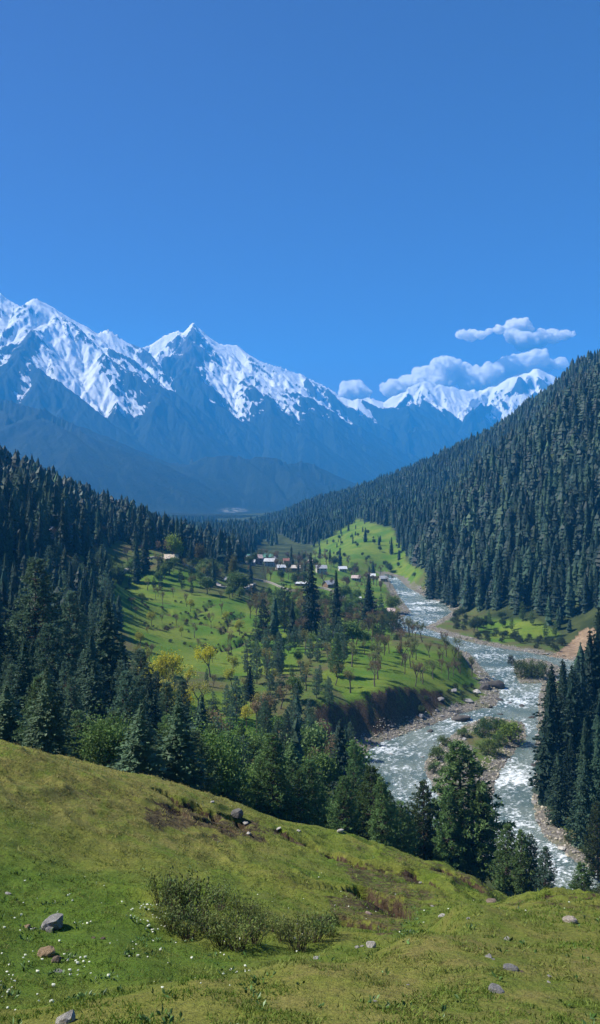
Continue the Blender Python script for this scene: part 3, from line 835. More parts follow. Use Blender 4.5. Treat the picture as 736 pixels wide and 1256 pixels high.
# ------------------------------------------------------------------ planting
C_FIR = (.050, .098, .055); C_DFIR = (.022, .050, .034); C_PINE = (.120, .205, .068); C_BPINE = (.115, .190, .115)
C_LEAF = (.075, .14, .028); C_LIME = (.20, .30, .030); C_YEL = (.52, .47, .025); C_BUD = (.17, .17, .055); C_TWIG = (.19, .135, .085); C_HEATH = (.125, .165, .042)
KIND = {  # kind: name, category, width factor
 'fir_hi': ('fir_tree', 'fir tree'), 'fir_slim': ('fir_tree', 'fir tree'), 'fir_mid': ('fir_tree', 'fir tree'),
 'pine_hi': ('pine_tree', 'pine tree'), 'pine_mid': ('pine_tree', 'pine tree'), 'leafy_hi': ('leafy_tree', 'leafy tree'), 'leafy_mid': ('leafy_tree', 'leafy tree'), 'leafy_thin': ('leafy_tree', 'leafy tree'),
 'budding': ('budding_tree', 'tree in bud'), 'bare': ('bare_tree', 'bare tree'), 'bush': ('bush', 'bush'), 'heath': ('heath_shrub', 'shrub')}
PLACED = []   # (x, y, z, h, kind) of all individual plants, for spacing
def plant(kind, x, y, h, label, group=None, col=C_FIR, wf=1.0, z=None, jit=.18):
    nm, cat = KIND[kind]
    if z is None: z = float(H(np.array([x]), np.array([y]))[0])
    tr, cr = rnd.choice(PROTO[kind])
    e = link(nm, None, None, label=label, category=cat)
    if group: e['group'] = group
    e.location = (x, y, z-.02*h); e.rotation_euler = (rnd.uniform(-.02, .02), rnd.uniform(-.02, .02), rnd.uniform(0, 6.28))
    e.scale = (h*wf, h*wf, h)
    link('trunk' if kind not in ('bush', 'heath') else 'stems', tr, e)
    c = link('crown' if kind not in ('bush', 'heath') else 'foliage', cr, e)
    k = rnd.uniform(1-jit, 1+jit); c.color = (col[0]*k*rnd.uniform(.92, 1.08), col[1]*k, col[2]*k*rnd.uniform(.9, 1.1), 1)
    PLACED.append((x, y, z, h, kind))
    return e
# hand placed: (u, v of the top, distance, kind, colour, width factor, label)
HAND = [
 (-8,715,178,'fir_hi',C_DFIR,1.1,'tall dark fir cut off by the left edge of the picture'),
 (43,680,190,'pine_hi',C_BPINE,1.05,'largest blue-green pine at the left, standing above the grassy slope'),
 (84,722,215,'pine_hi',C_BPINE,.95,'blue-green pine just right of the largest pine at the left'),
 (62,760,160,'pine_hi',C_BPINE,.95,'pine in front of the largest pine at the left'),
 (131,728,205,'fir_hi',C_FIR,1.35,'dark broad fir right of the two left-hand pines'),
 (112,770,168,'fir_hi',C_FIR,1.3,'dark fir between the blue-green pines and the yellow-green trees'),
 (172,792,178,'pine_hi',C_BPINE,.9,'dark pine beside the yellow tree, rightmost of the tall left group'),
 (150,775,230,'fir_hi',C_FIR,1.2,'dark fir half hidden in the tall left group near the meadow'),
 (12,800,150,'pine_hi',C_BPINE,.9,'low blue-green pine under the fir at the left edge'),
 (20,745,235,'fir_hi',C_DFIR,1.1,'dark fir behind the largest left pine'),
 (100,790,250,'fir_hi',C_DFIR,1.1,'dark shaded fir deep inside the left group'),
 (108,644,455,'fir_slim',C_DFIR,1.1,'tall narrow dark fir above the left road'),
 (92,668,470,'fir_slim',C_DFIR,1.0,'narrow dark fir just left of the tall one by the road'),
 (178,642,560,'fir_slim',C_DFIR,1.2,'dark fir left of the pale-roofed hut'),
 (168,650,540,'fir_slim',C_FIR,1.0,'greener slim fir left of the pale-roofed hut'),
 (222,633,600,'fir_slim',C_DFIR,1.3,'tall dark fir right beside the pale-roofed hut'),
 (281,656,640,'fir_slim',C_DFIR,1.5,'tall dark fir at the foot of the left hill beside the village'),
 (262,682,560,'fir_slim',C_FIR,1.2,'small dark fir right of the pale bend of the road'),
 (381,676,425,'fir_hi',C_DFIR,.82,'tallest dark fir in the middle of the valley, in front of the village'),
 (413,697,430,'fir_slim',C_DFIR,1.0,'thin ragged fir right of the tallest valley fir'),
 (452,703,470,'fir_hi',C_DFIR,1.05,'broad dark fir right of the white-roofed shed'),
 (349,713,440,'pine_mid',C_FIR,.8,'dark pine left of the tallest valley fir'),
 (323,732,400,'pine_mid',C_DFIR,.75,'dark rounded pine at the right edge of the terraced meadow'),
 (336,728,425,'fir_mid',C_FIR,1.1,'slim fir between the two dark pines by the terraced meadow'),
 (358,735,415,'fir_mid',C_DFIR,1.1,'dark fir left of the tallest valley fir, lower'),
 (417,671,900,'fir_slim',C_DFIR,1.3,'lone tall fir on the pale green slope above the village'),
 (448,646,1080,'fir_slim',C_DFIR,1.5,'lone fir high on the green slope, topmost one'),
 (480,658,1000,'fir_slim',C_DFIR,1.3,'lone fir on the right edge of the green slope'),
 (412,750,400,'fir_mid',C_DFIR,1.0,'short dark fir under the thin ragged fir'),
 (413,775,330,'pine_hi',C_PINE,.75,'tall open pine left of the riverside meadow'),
 (306,816,292,'fir_hi',C_DFIR,1.25,'small very dark cone-shaped fir by the lower meadow'),
 (333,806,310,'pine_mid',C_BPINE,.85,'blue-green pine right of the small very dark fir'),
 (345,812,330,'pine_mid',C_BPINE,.8,'blue-green pine in the middle thicket, left of three'),
 (358,814,320,'pine_mid',C_PINE,.8,'green pine in the middle thicket, second of three'),
 (374,816,315,'fir_mid',C_FIR,1.2,'dark fir in the middle thicket, third of three'),
 (392,814,310,'pine_mid',C_BPINE,.8,'blue-green pine beside the tall open pine'),
 (402,828,300,'pine_mid',C_BPINE,.8,'blue-green pine below the tall open pine'),
 (327,858,212,'pine_hi',C_BPINE,.62,'tall blue-green pine in the middle of the thicket'),
 (352,868,215,'pine_hi',C_BPINE,.6,'narrow blue-green pine beside the tall one in the thicket'),
 (340,880,190,'pine_mid',C_BPINE,.7,'low pine in front of the tall thicket pine'),
 (297,885,185,'pine_hi',C_PINE,.95,'broad pine at the left of the thicket below the patch of bright grass'),
 (280,902,175,'pine_mid',C_PINE,.9,'broad pine leaning on the left of the thicket'),
 (262,896,185,'fir_hi',C_FIR,1.3,'dark pointed fir just right of the bright grass patch'),
 (357,906,160,'fir_hi',C_PINE,1.9,'broad cone-shaped young fir among the leafy trees'),
 (380,880,205,'leafy_mid',C_PINE,.9,'dark green leafy tree behind the cone-shaped fir'),
 (417,880,182,'fir_slim',C_DFIR,1.7,'dark ragged fir near the river bank, tallest of the leafy belt'),
 (434,905,170,'pine_hi',C_PINE,.8,'green pine right of the ragged riverside fir'),
 (455,936,135,'pine_hi',(.075,.125,.032),1.2,'bright broad pine at the water\'s left, beside the first rapids'),
 (430,950,140,'pine_mid',(.07,.12,.034),1.1,'bright bushy pine left of the first rapids'),
 (480,980,125,'pine_hi',C_PINE,1.0,'rounded pine left of the biggest riverside pine'),
 (500,985,140,'pine_mid',(.07,.12,.034),1.0,'bushy pine by the biggest riverside pine'),
 (519,955,150,'pine_hi',(.07,.115,.034),.95,'light green pine growing against the biggest riverside pine'),
 (567,903,150,'pine_hi',C_PINE,1.42,'biggest riverside pine, in the centre in front of the island'),
 (588,955,146,'pine_hi',C_PINE,.9,'dark pine merged with the right side of the biggest riverside pine'),
 (548,960,146,'pine_hi',C_PINE,.9,'dark pine merged with the left side of the biggest riverside pine'),
 (622,1008,138,'pine_hi',C_PINE,1.0,'young pine right of the biggest riverside pine'),
 (640,1014,135,'pine_hi',C_PINE,.9,'second young pine right of the biggest riverside pine'),
 (652,1020,136,'pine_hi',C_BPINE,.9,'third young pine right of the biggest riverside pine'),
 (668,1036,132,'pine_hi',C_BPINE,.9,'fourth young pine, last of the row on the grassy edge'),
 (713,1056,112,'pine_hi',C_PINE,1.35,'small round pine in front of the teal water at bottom right'),
 (738,1080,95,'pine_mid',(.06,.085,.02),1.3,'little bush-like pine cut by the right edge'),
 (673,822,232,'fir_slim',C_DFIR,1.25,'leftmost tall fir of the dark clump on the right bank'),
 (681,812,240,'fir_slim',C_DFIR,1.2,'tall fir second from the left in the right-bank clump'),
 (692,806,250,'fir_slim',C_DFIR,1.2,'tall fir third from the left in the right-bank clump'),
 (703,814,235,'fir_slim',C_DFIR,1.25,'tall fir in the middle of the right-bank clump'),
 (714,806,250,'fir_slim',C_DFIR,1.25,'tall fir right of the middle of the right-bank clump'),
 (725,770,262,'fir_slim',C_DFIR,1.3,'very tall fir near the right edge above the clump'),
 (737,742,262,'fir_hi',C_DFIR,.95,'tallest fir cut by the right edge of the picture'),
 (685,918,216,'fir_hi',C_FIR,1.0,'nearer fir with pale tips in the right-bank clump'),
 (700,900,222,'fir_hi',C_DFIR,1.1,'dark fir half hidden in the right-bank clump'),
 (718,878,214,'fir_hi',C_FIR,1.0,'bluish fir near the right edge in front of the clump'),
 (715,925,203,'fir_hi',C_FIR,1.0,'nearest bluish fir of the clump on the right bank'),
 (735,876,212,'fir_hi',C_FIR,.9,'bluish fir cut by the right edge in front of the clump'),
 (734,980,186,'pine_hi',(.055,.08,.026),.8,'yellow-green pine cut by the right edge above the water'),
 (671,880,240,'fir_slim',C_DFIR,1.3,'dark fir leaning over the river from the right bank'),
 (211,650,590,'leafy_mid',C_LIME,.8,'bright green tree behind the pale-roofed hut'),
 (199,660,585,'budding',C_TWIG,.9,'brown budding tree left of the pale-roofed hut'),
 (246,662,620,'leafy_mid',(.13,.11,.03),.55,'slender yellowish tree at the edge of the left hill'),
 (287,676,600,'leafy_mid',(.15,.14,.035),.4,'slender yellowish tree beside the village'),
 (294,697,540,'leafy_mid',(.08,.13,.03),.95,'rounded green willow left of the village'),
 (285,712,530,'leafy_mid',(.07,.11,.03),.9,'smaller green willow left of the village'),
 (207,789,272,'leafy_thin',C_YEL,0.72,'yellow-topped tree standing alone on the bright grass at the left'),
 (258,789,322,'leafy_thin',C_YEL,0.81,'bright yellow round tree below the terraced meadow'),
 (233,811,285,'budding',(.42,.40,.04),1.0,'thin yellow-green tree between the two yellow trees'),
 (229,845,232,'leafy_thin',C_YEL,0.68,'yellow tree in front, nearest of the yellow ones'),
 (243,832,262,'budding',(.40,.38,.05),1.0,'pale yellow-green tree behind the nearest yellow one'),
 (252,865,240,'budding',(.20,.20,.05),1.0,'olive budding tree at the edge of the bright grass patch'),
 (217,868,225,'budding',(.34,.33,.04),.9,'low yellow-green tree above the young firs'),
 (199,752,425,'bare',C_TWIG,.6,'bare dark tree on the left of the terraced meadow'),
 (216,751,430,'bare',C_TWIG,.7,'bare tree with reddish twigs on the terraced meadow'),
 (259,748,440,'bare',C_TWIG,.8,'crooked bare tree on a terrace edge in the meadow'),
 (285,774,380,'bare',C_TWIG,.6,'leaning bare tree at the lower edge of the meadow'),
 (270,724,510,'bare',C_BUD,1.0,'rounded bare tree on the top edge of the meadow'),
 (307,735,480,'bare',C_TWIG,1.0,'bare tree at the top right of the meadow'),
 (248,785,370,'bare',C_TWIG,.7,'bare tree behind the bright yellow round tree'),
 (182,768,390,'bare',(.2,.12,.07),1.0,'reddish bare tree left of the meadow'),
 (590,880,None,'bush',(.060,.105,.028),1.0,'green willow bush on the island, left of the pair'),
 (607,876,None,'bush',(.070,.125,.028),1.0,'tall green willow bush at the head of the island'),
 (628,879,None,'bush',(.13,.20,.030),1.1,'round lime-green bush on the right of the island'),
 (603,903,None,'bush',(.12,.18,.030),1.1,'lime-green bush in front on the island'),
 (537,911,None,'bush',(.12,.17,.040),1.0,'pale green bush on the left tip of the island'),
 (533,932,None,'bush',(.08,.13,.030),1.0,'lower green bush on the left tip of the island'),
 (640,806,None,'bush',(.07,.10,.035),1.0,'green bush on the gravel bar upstream'),
 (652,806,None,'bush',(.09,.13,.035),1.0,'taller bush on the gravel bar upstream'),
 (663,808,None,'bush',(.08,.12,.035),1.0,'bush at the right end of the gravel bar'),
 (627,802,None,'bush',(.035,.04,.025),.8,'dark leafless bush at the left end of the gravel bar'),
]
ISLB = {(590,880):(592,905),(607,876):(608,903),(628,879):(627,912),(603,903):(600,928),(537,911):(538,935),(533,932):(533,950),(640,806):(640,832),(652,806):(653,833),(663,808):(663,829),(627,802):(627,816)}
for (u, v, D, k, c, wf, lab) in HAND:
    if D is None:
        b = ISLB[(u, v)]; X_, Y_ = river_pt(*b)
        zz = zr(Y_)+.5
        h = (ZC-(v-V0)/F*Y_)-zz
        plant(k, X_, Y_, h, lab, 'bushes growing on the river islands', c, wf*.95, zz); continue
    x, y, zt = P(u, v, D)
    z = float(H(np.array([x]), np.array([y]))[0])
    h = zt-z
    if h < 2: print('LOW', lab, h); continue
    if h > 55: print('TALL', lab, round(h))
    plant(k, x, y, h, lab, None, c, wf, z)
hand_n = len(PLACED)
print('hand', hand_n, round(time.time()-T0, 1))

# ---- scattered vegetation: candidates on a jittered world grid, kept by zone
def cand(x0, x1, y0, y1, s, seed):
    g = np.random.default_rng(seed)
    gx, gy = np.meshgrid(np.arange(x0, x1, s), np.arange(y0, y1, s))
    gx = gx+g.uniform(-.45, .45, gx.shape)*s; gy = gy+g.uniform(-.45, .45, gy.shape)*s
    return gx.ravel(), gy.ravel(), g
def far_enough(x, y, d):
    pl = np.array([(p[0], p[1]) for p in PLACED])
    return np.array([np.min((pl[:, 0]-a)**2+(pl[:, 1]-b)**2) > d*d for a, b in zip(x, y)])
# crest line of the near hill hides things: a cheap test of what the camera sees of the ground
RN = []   # rows for the visibility test / forest: x, y, z, h, width, kind, colour, zone
def xr_right(Y):   # right-hand water edge
    return np.interp(Y, [190, 240, 300, 400, 440, 470, 520, 620, 700, 760, 850, 900, 1200, 1800, 2400], [64, 72, 90, 112, 135, 165, 150, 118, 104, 118, 118, 112, 15, -123, -210])
def zone_points():
    rows = []
    # right mountain forest
    x, y, g = cand(-420, 1100, 440, 2500, 7.6, 21)
    ok = (x > xr_right(y)+6) & (np.abs(x/y) < .52)
    x, y = x[ok], y[ok]; z = H(x, y); u, v = proj(x, y, z)
    ok = ~((meadow_mask(x, y, z) > .35) & (g.random(len(x)) > .035))
    ok &= ~(pip(u, v, [(655,800),(700,812),(745,800),(745,755),(720,752),(690,785)]) & (y < 560))
    ok &= g.random(len(x)) < .93
    ok &= ~(pip(u, v, [(470,700),(545,712),(560,740),(500,722)]) & (g.random(len(x)) > .25) & (y < 900))
    x, y, z, u, v = x[ok], y[ok], z[ok], u[ok], v[ok]
    h = (g.normal(28, 7, len(x))*np.interp(y, [480, 800, 1100, 1500], [1.05, .9, .68, .58])).clip(7, 46)*(1-.25*(fbm(x/120, y/120, 31, 2) > .2))
    h = np.where(fbm(x/40, y/40, 33, 2) > .22, h*.6, h)
    lower = y < 560; h = np.where(lower & (v > 760), h*.62, h)
    h *= np.where(meadow_mask(x, y, z) > .35, .55, 1)
    rows.append((x, y, z, h, g, 'right'))
    # left hill forest
    x, y, g = cand(-900, 60, 400, 2600, 7.8, 22)
    xl = np.interp(y, [400, 480, 600, 900, 1300, 2600], [-195, -150, -125, -55, -65, -210])
    z = H(x, y); u, v = proj(x, y, z)
    ok = (np.abs(x/y) < .56) & (x < np.interp(y, [400, 600, 900, 1300, 2600], [-90, -60, -60, -70, -230]))
    ok &= (v < np.interp(u, [-100, 60, 130, 200, 250, 290, 320], [700, 690, 684, 676, 690, 700, 690])) | (y > 900)
    ok &= ~(pip(u, v, [(60,660),(130,655),(190,665),(180,688),(110,692),(60,690)]) & (y < 620) & (g.random(len(x)) > .30))
    ok &= g.random(len(x)) < .9
    x, y, z = x[ok], y[ok], z[ok]
    h = (g.normal(25, 7, len(x))*np.interp(y, [450, 600, 750, 1200], [1.1, .95, .68, .7])).clip(7, 42)
    rows.append((x, y, z, h, g, 'left'))
    # far valley floor woods
    x, y, g = cand(-900, 100, 1300, 2850, 13, 23)
    z = H(x, y)
    ok = (x < xr_right(y)-20) & (np.abs(x/y) < .5) & (x > np.interp(y, [1300, 2600], [-70, -230])) & (g.random(len(x)) < .75)
    x, y, z = x[ok], y[ok], z[ok]
    rows.append((x, y, z, g.normal(22, 4, len(x)).clip(10, 32), g, 'valley'))
    # left side, nearer: slope above the big pines
    x, y, g = cand(-330, -40, 235, 420, 9, 24)
    z = H(x, y); u, v = proj(x, y, z)
    ok = (x/y < np.interp(y, [235, 420], [-.275, -.25])) & (meadow_mask(x, y, z) < .3)
    x, y, z = x[ok], y[ok], z[ok]
    rows.append((x, y, z, g.normal(17, 4, len(x)).clip(9, 26), g, 'leftnear'))
    return rows
ROWS = zone_points()
fx = np.concatenate([r[0] for r in ROWS]); fy = np.concatenate([r[1] for r in ROWS]); fz = np.concatenate([r[2] for r in ROWS]); fh = np.concatenate([r[3] for r in ROWS])
fzone = np.concatenate([[i]*len(r[0]) for i, r in enumerate(ROWS)])
print('forest candidates', len(fx), round(time.time()-T0, 1))
# visibility: depth picture of the ground and of the trees at the size of the render
def visible_area():
    w_, h_ = 600, 1024; s = 1024/1256
    dep = np.full((h_, w_), 1e9)
    # ground depth, from points of the terrain mesh (columns and rows are dense enough near; gaps are filled by a running minimum upward)
    u, v = proj(X, Y, Z); ok = (Y > 5)
    col = np.round(u*s).astype(int); row = np.round(v*s).astype(int)
    for j in range(X.shape[1]):
        if not (0 <= col[60, j] < w_) or Y[60, j] < 0: continue
        c = int(col[60, j]); ys = row[:, j]; top = h_
        for i in range(len(rr)):
            q = ys[i]
            if q < top and Y[i, j] > 3:
                a = max(q, 0)
                if a < top: dep[a:top, max(c-1, 0):c+2] = np.minimum(dep[a:top, max(c-1, 0):c+2], Y[i, j])
                top = max(q, 0)
    idb = np.full((h_, w_), -1)
    allp = [(p[0], p[1], p[2], p[3], {'pine_hi': .24, 'leafy_mid': .3, 'leafy_hi': .35}.get(p[4], .14), -2) for p in PLACED]+[(fx[i], fy[i], fz[i], fh[i], .12, i) for i in range(len(fx))]
    allp.sort(key=lambda p: -p[1])
    for (x, y, z, h, wf, i) in allp:
        uc, vb = proj(x, y, z); vt = V0-(z+h-ZC)/y*F
        a, b = vt*s, vb*s; hw = wf*h/y*F*s; uc = uc*s
        if b < 0 or a > h_ or uc+hw < 0 or uc-hw >= w_: continue
        for q in range(max(int(a), 0), min(int(b)+1, h_)):
            k = (q-a)/max(b-a, 1)*hw
            l = max(int(uc-k), 0); r_ = min(int(uc+k)+1, w_)
            if r_ > l:
                m = dep[q, l:r_] >= y-4
                idb[q, l:r_][m] = i
    cnt = np.bincount(idb[idb >= 0].ravel(), minlength=len(fx))
    return cnt
VIS = visible_area()
print('visible', (VIS > 0).sum(), round(time.time()-T0, 1))
firs_hand = sum(1 for p in PLACED if p[4].startswith('fir'))
N_IND = 292-firs_hand
order = np.argsort(-VIS)
ind = order[:N_IND]
ZL = {0: ('dark fir standing in the dense forest on the steep slope right of the river', 'firs on the slope right of the river'),
      1: ('dark fir in the forest covering the hill on the left', 'firs on the left hill'),
      2: ('distant fir on the valley floor beyond the village', 'firs beyond the village'),
      3: ('dark fir on the slope behind the big left-hand pines', 'firs behind the big left pines')}
for i in ind:
    zz = int(fzone[i]); lab, grp = ZL[zz]
    near_ = fy[i] < 520
    col = C_DFIR if rnd.random() < .55 else C_FIR
    if rnd.random() < .14: col = (.030, .055, .026)
    plant(rnd.choice(['fir_mid', 'fir_mid', 'fir_slim']) if near_ else 'fir_mid', fx[i], fy[i], fh[i], lab, grp, col, rnd.uniform(.85, 1.25), fz[i])
rest = np.setdiff1d(np.arange(len(fx)), ind)
rest = rest[(np.abs(fx[rest]/fy[rest]) < .50)]
def bake(idx, protos, seed):
    g = np.random.default_rng(seed); V = []; Fc = []; T = []; k = 0
    which = g.integers(0, len(protos), len(idx))
    for pi, (pv, pf) in enumerate(protos):
        ii = idx[which == pi]; n = len(ii)
        if n == 0: continue
        a = g.uniform(0, 6.28, n); ca, sa = np.cos(a), np.sin(a); h = fh[ii]; wf = g.uniform(.75, 1.5, n)*h
        vx = (pv[None, :, 0]*ca[:, None]-pv[None, :, 1]*sa[:, None])*wf[:, None]+fx[ii][:, None]
        vy = (pv[None, :, 0]*sa[:, None]+pv[None, :, 1]*ca[:, None])*wf[:, None]+fy[ii][:, None]
        vz = pv[None, :, 2]*h[:, None]+fz[ii][:, None]-.3
        V.append(np.stack([vx, vy, vz], -1).reshape(-1, 3))
        Fc.append((pf[None]+(np.arange(n)*len(pv))[:, None, None]).reshape(-1, 3)+k); k += n*len(pv)
        c = np.array((.013, .033, .022))[None]*g.uniform(.55, 1.8, (n, 1))
        lt = (g.random(n) < .14) & (fy[ii] > 620); c[lt] = np.array((.040, .078, .034))*g.uniform(.8, 1.3, (lt.sum(), 1))
        patch = fbm(fx[ii]/60, fy[ii]/60, 35, 2) > .25; c[patch] = c[patch]*1.35+np.array((.006, .008, .002))
        T.append(np.repeat(c, len(pv), 0))
    return np.concatenate(V), np.concatenate(Fc), np.concatenate(T)
ra = rest[fy[rest] < 900]; rb = rest[fy[rest] >= 900]
A = bake(ra, LOWS, 1); B = bake(rb, TINY, 2)
Vf = np.concatenate([A[0], B[0]]); Ff = np.concatenate([A[1], B[1]+len(A[0])]); Tf = np.concatenate([A[2], B[2]])
mf = mesh_np('forest', Vf, Ff, [M_WOODS]); add_attr(mf, 'tint', Tf)
link('forest', mf, kind='stuff', label='dense dark fir forest covering the valley slopes')
print('forest', len(rest), len(Ff), round(time.time()-T0, 1))

# ---- mixed smaller trees in named places
def ok_pt(x, y): return True
def zone_fill(poly, y0, y1, s, seed, kinds, label, group, hr, avoid_meadow=0, keep=1.0, dist=4.0, offs=2.0):
    """kinds: list of (weight, kind, colour, wf, label)"""
    u0 = min(p[0] for p in poly); u1 = max(p[0] for p in poly)
    x, y, g = cand((u0-U0)/F*(y1 if u0 < U0 else y0)-5, (u1-U0)/F*(y1 if u1 > U0 else y0)+5, y0, y1, s, seed)
    z = H(x, y); u, v = proj(x, y, z)
    ok = pip(u, v, poly) & (river_sdf(x, y) > offs) & (g.random(len(x)) < keep)
    if avoid_meadow: ok &= ~((meadow_mask(x, y, z) > .4) & (g.random(len(x)) < avoid_meadow))
    x, y, z = x[ok], y[ok], z[ok]
    if len(x) == 0: print('empty', group); return
    ok = far_enough(x, y, dist); x, y, z = x[ok], y[ok], z[ok]
    wts = np.array([k[0] for k in kinds], float); wts /= wts.sum()
    for a, b, c in zip(x, y, z):
        k = kinds[g.choice(len(kinds), p=wts)]
        sc = k[5] if len(k) > 5 else 1
        plant(k[1], a, b, g.uniform(*hr)*sc, k[4], group+': '+KIND[k[1]][1]+'s', k[2], k[3]*g.uniform(.85, 1.15), c)
    print(group, len(x))
# belt just beyond the crest of the near hill
zone_fill([(185,940),(260,960),(340,985),(430,1015),(500,1035),(500,1085),(350,1035),(185,985)], 112, 165, 7.5, 51,
 [(.4,'leafy_hi',(.12,.21,.045),.95,'leafy green tree in the belt behind the grassy crest'),(3,'pine_hi',(.12,.21,.07),1.05,'green pine in the belt behind the grassy crest')],
 '', 'belt behind the grassy crest', (9, 13.5))
zone_fill([(-20,900),(60,915),(185,950),(250,970),(250,1010),(120,985),(-20,960)], 84, 125, 7.0, 52,
 [(2,'pine_hi',(.12,.20,.09),1.15,'young bushy pine along the left of the grassy crest'),(2,'fir_hi',(.10,.17,.085),1.9,'young fir along the left of the grassy crest'),(1,'leafy_hi',(.12,.20,.05),1.0,'leafy bush-like tree along the left of the grassy crest')],
 '', 'row along the left of the grassy crest', (6.5, 10.5))
zone_fill([(-20,860),(185,870),(260,900),(260,970),(-20,930)], 128, 200, 9, 53,
 [(3,'pine_hi',C_BPINE,.85,'blue-green pine under the tall left group'),(2,'fir_hi',C_FIR,1.3,'dark fir under the tall left group'),(1,'leafy_mid',(.04,.07,.02),1,'green leafy tree under the tall left group')],
 '', 'under the tall left group', (11, 18))
# thicket in the middle
zone_fill([(260,880),(300,860),(400,850),(430,900),(445,1000),(300,985),(250,950)], 165, 310, 8, 54,
 [(3,'pine_mid',C_BPINE,.8,'blue-green pine in the thicket left of the river'),(2,'leafy_mid',(.11,.19,.04),.9,'green leafy tree in the thicket left of the river',.7),(1.2,'budding',(.22,.16,.08),1,'brown budding tree in the thicket left of the river',.7),(1,'fir_mid',C_FIR,1.2,'dark fir in the thicket left of the river')],
 '', 'thicket left of the river', (9, 18), .45, .9, 4)
zone_fill([(310,790),(420,790),(430,850),(400,870),(300,850)], 280, 410, 9, 55,
 [(3,'pine_mid',C_BPINE,.8,'blue-green pine in the upper thicket'),(2,'budding',(.20,.19,.06),1,'olive budding tree in the upper thicket',.7),(1,'leafy_mid',(.14,.22,.05),.9,'green leafy tree in the upper thicket',.6)],
 '', 'upper thicket', (9, 18), 0, .85, 5)
# orchard on the river terrace
zone_fill([(430,796),(520,800),(560,802),(590,828),(545,842),(470,848),(430,838)], 290, 440, 8, 56,
 [(3,'budding',(.15,.17,.055),.9,'pale green budding tree on the riverside meadow'),(2,'bare',C_TWIG,.8,'bare tree on the riverside meadow'),(1,'budding',(.17,.12,.06),.9,'brownish budding tree on the riverside meadow')],
 '', 'riverside meadow', (7, 13), 0, .6, 5, 7)
zone_fill([(440,765),(500,775),(545,795),(520,808),(430,800)], 380, 520, 10, 57,
 [(2,'budding',(.13,.15,.05),.9,'pale green budding tree at the bend of the river'),(2,'bare',C_TWIG,.8,'bare tree at the bend of the river'),(1,'bush',(.06,.09,.03),1,'green bush at the bend of the river',.4)],
 '', 'bend of the river', (8, 13), 0, .75, 5)
# around the village and between it and the meadows
zone_fill([(300,735),(480,735),(490,775),(440,800),(340,800),(320,770)], 380, 640, 10.5, 58,
 [(3,'budding',(.20,.16,.07),1,'brown budding tree between the meadow and the village'),(2,'leafy_mid',(.13,.21,.045),.9,'green leafy tree between the meadow and the village'),(3,'pine_mid',C_FIR,.8,'dark pine between the meadow and the village'),(1,'bare',C_TWIG,1,'bare tree between the meadow and the village')],
 '', 'between the meadow and the village', (8, 15), 0, .85, 5)
zone_fill([(295,680),(380,680),(480,700),(485,730),(400,730),(300,720)], 640, 1000, 17, 59,
 [(4,'budding',(.14,.10,.06),1,'brown budding tree among the village houses'),(1,'leafy_mid',(.07,.11,.03),.9,'green leafy tree among the village houses'),(.6,'fir_mid',C_DFIR,1.1,'dark fir among the village houses',1.4)],
 '', 'among the village houses', (9, 15), 0, .6, 8)
zone_fill([(130,690),(260,690),(290,715),(300,738),(220,728),(140,722)], 480, 640, 10, 60,
 [(3,'leafy_mid',(.12,.19,.05),.9,'green leafy tree between the left road and the meadow'),(2,'pine_mid',C_FIR,.8,'dark pine between the left road and the meadow'),(1,'budding',(.20,.19,.06),1,'olive budding tree between the left road and the meadow')],
 '', 'between the left road and the meadow', (8, 14), 0, .8, 5)
zone_fill([(60,655),(190,660),(190,690),(60,692)], 450, 640, 13, 61,
 [(3,'bare',(.13,.11,.09),1.1,'grey bare tree in the clearing on the left hill'),(1,'budding',(.12,.11,.05),1,'olive budding tree in the clearing on the left hill')],
 '', 'clearing on the left hill', (8, 14), 0, .6, 6)
zone_fill([(135,716),(230,735),(320,760),(330,850),(250,860),(165,850),(150,780)], 300, 520, 13, 62,
 [(1.2,'leafy_thin',(.34,.36,.05),.8,'yellow-green tree on the terraced meadow'),(2,'bare',C_TWIG,.8,'small bare tree on the terraced meadow'),(1,'budding',(.17,.15,.05),.9,'small budding tree on the terraced meadow'),(1,'bush',(.05,.075,.025),1,'low dark bush on a terrace edge',.25)],
 '', 'terraced meadow', (5, 10), 0, .5, 6)
zone_fill([(160,820),(260,830),(330,860),(300,900),(260,930),(190,900)], 190, 340, 8.5, 63,
 [(2,'leafy_thin',(.42,.42,.05),.85,'yellow-green tree by the lower meadow'),(1.5,'budding',(.30,.30,.06),1,'olive-yellow budding tree by the lower meadow'),(1,'bush',(.05,.08,.025),1,'green bush by the lower meadow',.35),(1,'pine_mid',C_BPINE,.8,'blue-green pine by the lower meadow')],
 '', 'lower meadow', (5, 12), 0, .7, 4)
zone_fill([(500,850),(545,845),(590,838),(590,855),(540,868),(500,885)], 300, 400, 5, 70,
 [(1,'bush',(.06,.09,.03),1,'low green bush on the cut bank below the riverside meadow')],
 '', 'cut bank of the river', (1.5, 3.2), 0, .6, 3, 5)
zone_fill([(575,890),(625,885),(640,900),(600,935),(600,985),(560,980),(530,950),(530,920)], 255, 345, 6, 71,
 [(2,'bush',(.10,.16,.035),1,'green bush in the middle of the river island'),(1,'bush',(.06,.10,.03),1,'darker green bush in the middle of the river island')],
 '', 'middle of the river island', (2.5, 5.0), 0, .45, 4, -40)
zone_fill([(40,690),(128,694),(150,760),(140,800),(40,800)], 330, 560, 9, 72,
 [(2,'fir_mid',C_FIR,1.2,'dark fir at the left edge of the terraced meadow'),(2,'pine_mid',C_BPINE,.9,'blue-green pine at the left edge of the terraced meadow')],
 '', 'left edge of the terraced meadow', (11, 19), 0, .9, 5)
_hg = np.random.default_rng(73)
